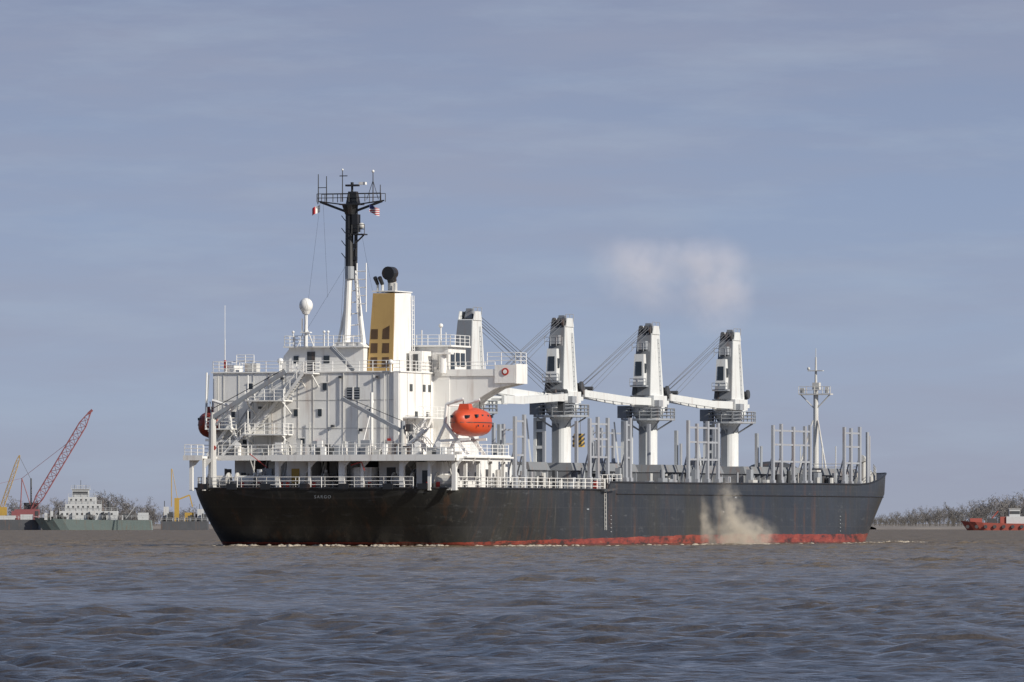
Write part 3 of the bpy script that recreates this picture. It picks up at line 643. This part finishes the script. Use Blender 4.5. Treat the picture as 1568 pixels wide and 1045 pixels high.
def flag(name, x, s_, z, w, h, mat, d):
    vs = []; fs = []; n = 8
    for i in range(n + 1):
        for j in range(4):
            t = i / n; vs.append((.15 * math.sin(t * 7), d * w * t, h * (j / 3) - .45 * t * w))
    for i in range(n):
        for j in range(3): a = i * 4 + j; fs.append((a, a + 1, a + 5, a + 4))
    me = bpy.data.meshes.new(name); me.from_pydata(vs, [], fs); me.materials.append(mat)
    o = bpy.data.objects.new(name, me); o.location = (x, -s_, z); sc.collection.objects.link(o); o.parent = ship
flag('port_flag', mx - .3, ms - 3.0, 32.3, .85, .7, flag_mat('red_white_flag', f1), 1)
flag('courtesy_flag', mx - .3, ms + 2.1, 32.2, 1.0, .75, flag_mat('striped_flag', f2), -1)

# ------------------------------------------------------------------ WATER
def build_water():
    ang = np.concatenate([np.linspace(-70, -5.4, 24), np.linspace(-5.0, 5.0, 460), np.linspace(5.4, 70, 24)])
    ta = np.tan(np.radians(ang)); ys = [4.0]
    while ys[-1] < 60000:
        y = ys[-1]
        if y < 85: d = max(.5, .06 * y)
        elif y < 300: d = .0015 * y
        elif y < 1000: d = .45
        else: d = max(.6, .02 * y)
        ys.append(y + d)
    ys = np.array(ys)
    Y, T = np.meshgrid(ys, ta, indexing='ij'); X = Y * T; Z = np.zeros_like(X)
    rng = np.random.RandomState(5); wind = math.radians(-100)
    DY = np.where(Y < 300, .0015 * Y, .45)
    XX = X + 1.2 * np.sin(Y * .11 + 1) * np.sin(X * .07); YY = Y + 1.3 * np.sin(X * .09 + .5) * np.cos(Y * .05)
    gust = .82 + .32 * np.sin(X * .045 + .7 * np.sin(Y * .02)) * np.sin(Y * .031 + .9) + .2 * np.sin(Y * .09 + X * .13 + 2 * np.sin(X * .05))
    for lam in np.geomspace(.38, 6.0, 58):
        lam = lam * rng.uniform(.93, 1.07); k = 2 * math.pi / lam; a = wind + rng.normal(0, .85)
        amp = (.05 if lam < 2.0 else .036) / k * (1.0 if lam < 3.8 else .6)
        att = np.clip((lam / DY - 2.0) / 2.0, 0, 1)
        ph = k * (XX * math.cos(a) + YY * math.sin(a)) + rng.uniform(0, 6.28)
        Z += amp * att * (np.sin(ph) + .3 * np.cos(2 * ph))
    Z = np.where(Z > 0, Z * 1.2, Z * .85) * gust
    fade = np.clip((2500 - Y) / 1500, 0, 1); edge_ = np.clip((5.4 - np.abs(np.degrees(np.arctan(T)))) / .4, 0, 1)
    Z *= fade * edge_
    nr, nc = X.shape
    co = np.stack([X, Y, Z], -1).reshape(-1, 3).astype(np.float32)
    idx = np.arange(nr * nc).reshape(nr, nc)
    q = np.stack([idx[:-1, :-1], idx[:-1, 1:], idx[1:, 1:], idx[1:, :-1]], -1).reshape(-1, 4)
    me = bpy.data.meshes.new('river_water')
    me.vertices.add(len(co)); me.vertices.foreach_set('co', co.ravel())
    me.loops.add(q.size); me.loops.foreach_set('vertex_index', q.ravel().astype(np.int32))
    me.polygons.add(len(q)); me.polygons.foreach_set('loop_start', np.arange(0, q.size, 4, dtype=np.int32))
    me.polygons.foreach_set('loop_total', np.full(len(q), 4, dtype=np.int32))
    me.polygons.foreach_set('use_smooth', np.ones(len(q), dtype=bool))
    me.update(); me.validate()
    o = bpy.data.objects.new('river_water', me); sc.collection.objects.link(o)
    m, nt, b = new_mat('river_water')
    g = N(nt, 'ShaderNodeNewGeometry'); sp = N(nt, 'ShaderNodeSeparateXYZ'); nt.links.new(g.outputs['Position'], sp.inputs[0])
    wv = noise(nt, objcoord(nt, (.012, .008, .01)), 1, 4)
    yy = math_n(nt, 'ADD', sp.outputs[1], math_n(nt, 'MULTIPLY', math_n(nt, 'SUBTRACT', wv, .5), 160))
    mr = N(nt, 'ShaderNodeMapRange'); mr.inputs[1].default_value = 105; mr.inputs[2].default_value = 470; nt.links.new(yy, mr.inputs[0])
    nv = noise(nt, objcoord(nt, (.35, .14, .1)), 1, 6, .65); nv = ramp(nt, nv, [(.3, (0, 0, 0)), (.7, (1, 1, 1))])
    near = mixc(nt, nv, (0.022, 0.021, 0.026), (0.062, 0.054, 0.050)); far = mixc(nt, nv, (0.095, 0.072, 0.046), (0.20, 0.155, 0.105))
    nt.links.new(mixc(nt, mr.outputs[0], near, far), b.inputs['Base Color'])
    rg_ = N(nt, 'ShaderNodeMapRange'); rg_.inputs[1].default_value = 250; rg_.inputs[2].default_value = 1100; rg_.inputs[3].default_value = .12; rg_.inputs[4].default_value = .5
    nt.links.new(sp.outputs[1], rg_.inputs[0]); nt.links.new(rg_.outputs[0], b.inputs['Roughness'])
    b.inputs['IOR'].default_value = 1.33; b.inputs['Specular IOR Level'].default_value = .42
    b1 = N(nt, 'ShaderNodeBump'); b1.inputs['Strength'].default_value = 1; b1.inputs['Distance'].default_value = .24
    nt.links.new(noise(nt, objcoord(nt, (1.1, 1.9, 1)), 1, 3, .5), b1.inputs['Height'])
    bp = N(nt, 'ShaderNodeBump'); bp.inputs['Strength'].default_value = 1; bp.inputs['Distance'].default_value = .08
    nt.links.new(noise(nt, objcoord(nt, (3.2, 5.0, 2)), 1, 4, .62), bp.inputs['Height']); nt.links.new(b1.outputs[0], bp.inputs['Normal'])
    nt.links.new(bp.outputs[0], b.inputs['Normal'])
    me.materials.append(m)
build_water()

# ------------------------------------------------------------------ distant banks and trees
m_, nt_, b_ = new_mat('river_bank_ground')
nt_.links.new(ramp(nt_, noise(nt_, objcoord(nt_, (.03, .03, .3)), 1, 6), [(.3, (.15, .13, .115)), (.7, (.26, .225, .19))]), b_.inputs['Base Color']); b_.inputs['Roughness'].default_value = .9
BM = m_
def bank(name, x0, x1, y0, h):
    P = Part(name, BM, None, flip=False); vs = []; fs = []; n = 60
    for i in range(n + 1):
        x = x0 + (x1 - x0) * i / n; dy = 15 * math.sin(i * .7) + random.uniform(-6, 6)
        vs += [(x, y0 + dy, -1), (x, y0 + 12 + dy, h * .5), (x, y0 + 45 + dy, h), (x, y0 + 700, h + .5)]
    for i in range(n):
        for j in range(3): a = i * 4 + j; fs.append((a, a + 4, a + 5, a + 1))
    P.add(vs, fs); P.done()
bank('far_river_bank', -1500, 1500, 3300, 1.4); bank('near_river_bank', 138, 900, 2900, 1.1)
def twig_mat(name, a, b2):
    m, nt, b = new_mat(name)
    nt.links.new(ramp(nt, noise(nt, objcoord(nt, (.08, .08, .12)), 1, 5), [(.35, a), (.7, b2)]), b.inputs['Base Color']); b.inputs['Roughness'].default_value = .9; return m
TW1 = twig_mat('bare_twigs', (.115, .108, .105), (.195, .18, .172)); TW2 = twig_mat('scrub', (.085, .078, .068), (.15, .13, .105))
def treeline(name, spec, mat, seed, y0, nb=10, nt_=24):
    rnd = random.Random(seed); P = Part(name, mat, None, flip=False)
    for x, H in spec:
        y = y0 + rnd.uniform(0, 90); H *= rnd.uniform(.7, 1.15); z0 = .9
        P.tube((x, y, z0), (x + rnd.uniform(-.5, .5), y, z0 + H * .55), .018 * H, .009 * H, 5)
        for b in range(nb):
            a = rnd.uniform(0, 6.28); s0 = z0 + H * rnd.uniform(.15, .6); L = H * rnd.uniform(.25, .5)
            tip = Vector((x + math.cos(a) * L * .75, y + math.sin(a) * L * .75, s0 + L * .75))
            P.tube((x, y, s0), tip, .007 * H, .003 * H, 3, False)
            for k in range(nt_):
                c = Vector((x, y, s0)).lerp(tip, rnd.uniform(.2, 1.1)) + Vector((rnd.gauss(0, .04), 0, rnd.gauss(0, .04))) * H
                d = Vector((rnd.gauss(0, 1), rnd.gauss(0, 1), abs(rnd.gauss(0, .8)) + .1)).normalized() * H * rnd.uniform(.04, .11)
                w = Vector((rnd.gauss(0, 1), rnd.gauss(0, .3), rnd.gauss(0, .6))).normalized() * H * .009
                P.add([tuple(c - w), tuple(c + w), tuple(c + d)], [(0, 1, 2)])
    P.done()
rnd = random.Random(2)
left = [(rnd.uniform(-260, -128), rnd.choice([6, 8, 9])) for _ in range(140)] + [(rnd.gauss(-185, 14), 15) for _ in range(30)] + [(rnd.gauss(-162, 4), 11) for _ in range(8)]
treeline('distant_bare_trees_upstream', left, TW1, 1, 3320, 11, 28)
right = []
for _ in range(300):
    x = rnd.uniform(142, 330); t = max(0, min(1, (x - 145) / 65)); right.append((x, 4.5 + 9.5 * t))
treeline('distant_bare_trees_downstream', right, TW1, 5, 3050, 11, 30)
treeline('riverside_scrub', [(rnd.uniform(-300, 330), rnd.uniform(3, 5.5)) for _ in range(420)], TW2, 9, 3330, 8, 16)
treeline('riverside_scrub_downstream', [(rnd.uniform(142, 330), rnd.uniform(2.5, 5.5)) for _ in range(420)], TW2, 10, 2950, 8, 18)

# ------------------------------------------------------------------ distant craft
YB = 2650.0
tow = empty('towboat', (-145, YB, 0))
Hh = Part('hull', GREENH, tow, flip=False); Ww = Part('superstructure', HAZEW, tow, flip=False); Wi = Part('windows', DGREY, tow, flip=False); Dk = Part('dark_gear', DGREY, tow, flip=False)
def boat_hull(P, x0, x1, y0, y1, h0, h1, rake):
    n = 12; vs = []; fs = []
    for i in range(n + 1):
        t = i / n; hb = 1 - max(0, (t - .75) / .25) ** 2 * .7; z = h0 + (h1 - h0) * t ** 3
        xb = x0 + (x1 - rake - x0) * t; xt = x0 - .5 + (x1 - x0) * t; c = (y0 + y1) / 2; w = (y1 - y0) / 2 * hb
        vs += [(xb, c - w * .9, -.5), (xt, c - w, z), (xt, c + w, z), (xb, c + w * .9, -.5)]
    for i in range(n):
        for j in range(4): a = i * 4; fs.append((a + j, a + (j + 1) % 4, a + 4 + (j + 1) % 4, a + 4 + j))
    fs += [(0, 1, 2, 3), (n * 4, n * 4 + 3, n * 4 + 2, n * 4 + 1)]; P.add(vs, fs)
boat_hull(Hh, 21, -19.5, -5, 5, 3.4, 4.4, -3)
Ww.box(-11, 9, -3.5, 3.5, 3.6, 6.6); Ww.box(-9, 3.5, -3.2, 3.2, 6.6, 9); Ww.box(-8, 1.5, -2.8, 2.8, 9, 11.4); Ww.box(-6.6, -1, -2.4, 2.4, 11.4, 14); Ww.box(-7.1, -.5, -2.8, 2.8, 14, 14.25)
for z, a, b in ((5.2, -10.5, 8.5), (7.6, -8.5, 3), (10, -7.5, 1)):
    y = -3.6 if z < 6 else (-3.27 if z < 9 else -2.87)
    for x in np.arange(a + .6, b, 1.7): Wi.box(x - .3, x + .3, y, y + .4, z, z + .7)
Wi.box(-6.4, -1.2, -2.45, -2.38, 12.3, 13.3)
for z, a, b, y in ((4.0, -18, 20, -4.8), (6.6, -11, 9, -3.5), (9, -9, 3.5, -3.2), (11.4, -8, 1.5, -2.8), (14.2, -7, -.5, -2.8)):
    Ww.rail([(a, y, z), (b, y, z)], 1.1, 2, 2, .05)
for x in (-6, -3.8, -2): Dk.tube((x, 0, 14.2), (x, 0, 17.2 if x == -3.8 else 15.6), .1)
Ww.box(-5.2, -2.4, -.2, .2, 15.2, 15.4)
for x in (3.6, 6): Dk.tube((x, -1, 6.6), (x, -1, 10.0), .55, n=10)
Dk.box(10, 14, -2, 2, 3.5, 5.6); Ww.box(16, 19.5, -2, 2, 3.5, 6.0); Dk.box(-16, -13, -2, 2, 3.8, 5.6); Ww.tube((-14, -2, 4), (-14, -2, 8), .1); Ww.tube((12, -3, 4), (15, -3, 8), .1)
rr = random.Random(4)
for k in range(26):
    x = rr.uniform(-17, 19); h = rr.uniform(.4, 2.4); rr.choice([Dk, Ww]).box(x, x + rr.uniform(.2, 1.2), -4.4, -3.8, 3.5, 4.2 + h)
for P in (Hh, Ww, Wi, Dk): P.done()
bg = empty('deck_barge', (-178, YB + 10, 0))
P = Part('hull', BARGE, bg, flip=False); P.box(-25, 14.5, -9, 9, -.5, 3.6); P.box(-25, -3, -9.5, 8, 3.61, 4.1); P.done()
P = Part('deck_cargo', HAZEW, bg, flip=False); P.box(-8, -3.5, -3, 3, 4.12, 6.8); P.box(-1, 6, -4, 2, 3.62, 5.0); P.box(8, 12, -4, 2, 3.62, 5.4); P.rail([(-24, -8.8, 4.1), (14, -8.8, 3.6)], 1.1, 2, 3, .06); P.done()
def lattice(P, p, q, w, n, r):
    p, q = Vector(p), Vector(q); d = (q - p).normalized(); a = Vector((0, 1, 0)); b = d.cross(a).normalized()
    def cs(t):
        c = p.lerp(q, t); ww = w * min(1, min(t, 1 - t) * 6 + .25) / 2
        return [c + a * ww + b * ww, c - a * ww + b * ww, c - a * ww - b * ww, c + a * ww - b * ww]
    prev = cs(0)
    for i in range(1, n + 1):
        cur = cs(i / n)
        for j in range(4):
            P.tube(prev[j], cur[j], r, n=4); P.tube(cur[j], cur[(j + 1) % 4], r * .6, n=3); P.tube(prev[j], cur[(j + 1) % 4], r * .7, n=3)
        prev = cur
cr = empty('red_lattice_crane', (-167, YB + 22, 0))
P = Part('boom', HRED, cr, flip=False); lattice(P, (0, 0, 7), (20.2, 0, 41), 2.6, 16, .14); P.tube((19.5, 0, 40.4), (21, 0, 41.8), .5); P.done()
P = Part('house', HRED, cr, flip=False); P.box(-6, 2.5, -2, 2, 3.4, 7.2); P.box(-7, -5, -2.2, 2.2, 4, 6.6); P.tube((-4, 0, 7), (-3.5, 0, 18), .2); P.tube((0, 0, 7), (-3.5, 0, 18), .16); P.done()
P = Part('tracks_and_glass', DGREY, cr, flip=False); P.box(-5, 3, -2.6, -1.6, 2.2, 3.38); P.box(-5, 3, 1.6, 2.6, 2.2, 3.38); P.box(1.2, 2.4, -2.1, -2.01, 5, 6.6); P.done()
P = Part('wires', HRED, cr, flip=False)
for y in (-.6, .6): P.tube((-3.5, y, 18), (14, y, 31.5), .05, n=3)
P.tube((-3.5, 0, 18), (-12, 0, 16), .05, n=3); P.done()
cy = empty('yellow_derrick', (-178, YB + 25, 0))
P = Part('boom', YELLOW, cy, flip=False); lattice(P, (-1, 0, 4), (6.5, 0, 26), 1.2, 12, .10); P.box(-3, 2, -2, 2, 4.0, 8); P.done()
P = Part('back_mast', DGREY, cy, flip=False); P.tube((10.5, 0, 4), (10.5, 0, 18), .3); P.box(8, 13, -1, 1, 4, 9.5); P.tube((10.5, 0, 17.5), (6.5, 0, 25.5), .07); P.done()
rg = empty('dredging_barge', (-113, YB - 20, 0))
P = Part('hull', BARGE, rg, flip=False); P.box(-7, 9, -6, 6, -.5, 3.0); P.done()
P = Part('yellow_machinery', YELLOW, rg, flip=False); P.box(-2.6, -1.0, -.6, .6, 3.01, 11); P.tube((-3.6, 0, 8), (-3.6, 0, 21), .18); P.tube((-3.4, 0, 21), (-1.2, 0, 9), .1); P.box(1, 4, -2, 1, 3.01, 6); P.beam((-1, 0, 10.6), (2.6, 0, 12.0), .5, .5); P.beam((2.6, 0, 12), (3.6, 0, 8), .4, .4); P.done()
P = Part('dark_gear', DGREY, rg, flip=False); P.box(-6.5, -3.2, -3, 2, 3.01, 6.2); P.box(4.6, 8.4, -3, 2, 3.01, 5.5); P.tube((6, 0, 5), (6, 0, 9), .12); P.tube((-6, 0, 5), (-6, 0, 10), .15)
for k in range(14):
    x = rr.uniform(-6.5, 8); P.box(x, x + rr.uniform(.2, .8), -4.5, -4, 3.01, 3.2 + rr.uniform(.4, 2.6))
P.done()
P = Part('cabin', HAZEW, rg, flip=False); P.box(-6.2, -4.4, -3.4, -3.05, 4, 8.0); P.box(5.4, 7.6, -3.4, -3.05, 4.0, 7.2); P.rail([(-7, -6, 3), (9, -6, 3)], 1.1, 2, 2, .06); P.done()
tug = empty('red_tugboat', (163, YB - 100, 0))
P = Part('hull', TUGRED, tug, flip=False); boat_hull(P, 14, -13.5, -4, 4, 2.2, 3.2, -2); P.done()
P = Part('deckhouse', HAZEW, tug, flip=False); P.box(1, 7.5, -2.5, 2.5, 2.0, 4.6); P.box(2, 5.6, -2, 2, 4.6, 7.0); P.box(1.8, 5.8, -2.2, 2.2, 7.0, 7.2); P.box(9, 11.5, -2, 2, 2, 4); P.done()
P = Part('dark_gear', DGREY, tug, flip=False); P.tube((3.4, 0, 7.2), (3.4, 0, 11.5), .12); P.tube((2.2, 0, 9.5), (4.6, 0, 9.5), .08); P.box(2.1, 5.5, -2.05, -1.98, 5.4, 6.4); P.box(-5, -2, -1.5, 1.5, 2, 4); P.tube((7, 1, 4.6), (7, 1, 7.4), .4)
for x in range(-12, 13, 3): P.tube((x, -4.0, 1.2), (x, -4.35, 1.2), .6, n=10)
P.done()
P = Part('red_gear', TUGRED, tug, flip=False); P.box(-11, -7, -2, 2, 2, 4.0); P.tube((-5, 0, 2.4), (-1.6, 0, 6.4), .25); P.box(-1, .99, -2, 2, 2, 4.5); P.done()

# ------------------------------------------------------------------ steam volumes
def steam(parent, name, loc, sz, dens, col, nscale, seed, thr, glow, tilt=0):
    me = bpy.data.meshes.new(name); bm = bmesh.new(); bmesh.ops.create_icosphere(bm, subdivisions=3, radius=1.0)
    for v in bm.verts: v.co = Vector((v.co.x * sz[0], v.co.y * sz[1], v.co.z * sz[2]))
    bm.to_mesh(me); bm.free()
    o = bpy.data.objects.new(name, me); o.location = loc; o.rotation_euler = (0, tilt, 0); sc.collection.objects.link(o); o.parent = parent
    m = bpy.data.materials.new(name); m.use_nodes = True; nt = m.node_tree; nt.nodes.clear()
    out = N(nt, 'ShaderNodeOutputMaterial'); vol = N(nt, 'ShaderNodeVolumePrincipled'); nt.links.new(vol.outputs[0], out.inputs['Volume'])
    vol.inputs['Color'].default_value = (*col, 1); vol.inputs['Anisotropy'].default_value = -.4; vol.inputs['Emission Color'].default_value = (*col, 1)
    tc = N(nt, 'ShaderNodeTexCoord'); mp = N(nt, 'ShaderNodeMapping'); mp.inputs['Scale'].default_value = tuple(1 / s_ for s_ in sz)
    nt.links.new(tc.outputs['Object'], mp.inputs['Vector'])
    ln = N(nt, 'ShaderNodeVectorMath', operation='LENGTH'); nt.links.new(mp.outputs[0], ln.inputs[0])
    fall = math_n(nt, 'SUBTRACT', 1.0, ln.outputs['Value'], clamp=True)
    mp2 = N(nt, 'ShaderNodeMapping'); mp2.inputs['Location'].default_value = (seed, seed * .7, 0)
    nt.links.new(tc.outputs['Object'], mp2.inputs['Vector'])
    nz = noise(nt, mp2.outputs[0], nscale, 5, .62)
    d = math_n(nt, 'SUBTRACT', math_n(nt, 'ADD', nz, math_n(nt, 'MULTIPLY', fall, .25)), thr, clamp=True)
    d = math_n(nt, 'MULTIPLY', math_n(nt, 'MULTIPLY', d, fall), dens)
    nt.links.new(d, vol.inputs['Density']); nt.links.new(math_n(nt, 'MULTIPLY', d, glow), vol.inputs['Emission Strength']); me.materials.append(m)  # emission added to stand in for repeated light scattering inside the vapour
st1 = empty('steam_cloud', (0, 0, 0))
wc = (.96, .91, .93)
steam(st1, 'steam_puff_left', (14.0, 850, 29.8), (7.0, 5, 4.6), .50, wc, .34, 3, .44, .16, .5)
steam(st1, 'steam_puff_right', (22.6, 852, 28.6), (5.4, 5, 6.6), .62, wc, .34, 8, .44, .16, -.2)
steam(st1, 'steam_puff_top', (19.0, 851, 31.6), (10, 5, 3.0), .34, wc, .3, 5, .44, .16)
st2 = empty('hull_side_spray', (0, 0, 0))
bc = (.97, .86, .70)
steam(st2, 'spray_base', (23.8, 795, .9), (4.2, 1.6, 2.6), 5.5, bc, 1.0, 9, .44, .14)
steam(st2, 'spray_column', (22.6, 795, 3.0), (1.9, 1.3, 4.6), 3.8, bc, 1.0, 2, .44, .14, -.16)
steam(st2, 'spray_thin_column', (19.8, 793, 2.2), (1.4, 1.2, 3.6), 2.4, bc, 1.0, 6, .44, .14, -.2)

# ------------------------------------------------------------------ WORLD
Sx, Sy = .805, -.593
AZ = math.atan2(Sx, Sy); EL = math.radians(28)
w = bpy.data.worlds.new("World"); sc.world = w; w.use_nodes = True; nt = w.node_tree
bgn = nt.nodes['Background']; bgn.inputs['Strength'].default_value = .1
sky = N(nt, 'ShaderNodeTexSky', sky_type='NISHITA'); sky.sun_disc = False; sky.sun_elevation = EL; sky.sun_rotation = AZ
sky.air_density = 1.0; sky.dust_density = 1.0; sky.ozone_density = 2.0
tc = N(nt, 'ShaderNodeTexCoord'); sp = N(nt, 'ShaderNodeSeparateXYZ'); nt.links.new(tc.outputs['Generated'], sp.inputs[0])
el = math_n(nt, 'MULTIPLY', sp.outputs[2], 10.0, clamp=True)
haze = ramp(nt, el, [(0.0, (3.55, 3.95, 4.9)), (0.2, (3.2, 3.95, 5.5)), (0.42, (2.7, 3.45, 5.2)), (0.68, (2.3, 2.8, 4.35)), (1.0, (1.8, 2.35, 4.0))])
mp = N(nt, 'ShaderNodeMapping'); mp.inputs['Scale'].default_value = (11, 11, 80); mp.inputs['Rotation'].default_value = (0, math.radians(.8), 0); mp.inputs['Location'].default_value = (.7, 0, .4)
nt.links.new(tc.outputs['Generated'], mp.inputs['Vector']); cn = noise(nt, mp.outputs[0], 1.0, 7, .58)
mp3 = N(nt, 'ShaderNodeMapping'); mp3.inputs['Scale'].default_value = (30, 30, 170); mp3.inputs['Location'].default_value = (3, 1, 2); mp3.inputs['Rotation'].default_value = (0, math.radians(-1.5), 0)
nt.links.new(tc.outputs['Generated'], mp3.inputs['Vector']); cn2 = noise(nt, mp3.outputs[0], 1.0, 6, .62)
c1 = ramp(nt, cn, [(.40, (0, 0, 0)), (.66, (.6, .6, .6))]); c2 = ramp(nt, cn2, [(.48, (0, 0, 0)), (.72, (.3, .3, .3))])
cl = mixc(nt, c1, haze, (3.15, 3.35, 4.5)); cl = mixc(nt, c2, cl, (3.9, 4.7, 6.0))
mixf = N(nt, 'ShaderNodeMapRange'); mixf.inputs[1].default_value = .07; mixf.inputs[2].default_value = .45; mixf.inputs[3].default_value = .92; mixf.inputs[4].default_value = .3
nt.links.new(sp.outputs[2], mixf.inputs[0])
nt.links.new(mixc(nt, mixf.outputs[0], sky.outputs[0], cl), bgn.inputs['Color'])
sd = bpy.data.lights.new('sun', 'SUN'); sd.energy = 4.9; sd.angle = math.radians(.53); sd.color = (1, .94, .84)
so = bpy.data.objects.new('sun', sd); sc.collection.objects.link(so)
so.rotation_euler = Vector((math.cos(EL) * Sx, math.cos(EL) * Sy, math.sin(EL))).to_track_quat('Z', 'Y').to_euler()
cd = bpy.data.cameras.new('camera'); cam = bpy.data.objects.new('camera', cd); sc.collection.objects.link(cam)
cam.location = (0, 0, 2.25); cam.rotation_euler = (math.radians(90), 0, 0)
cd.sensor_width = 36; cd.lens = 270; cd.shift_y = 279.5 / 1568; cd.clip_start = 1; cd.clip_end = 100000
sc.camera = cam
sc.view_settings.view_transform = 'Standard'; sc.view_settings.look = 'None'; sc.view_settings.exposure = 0
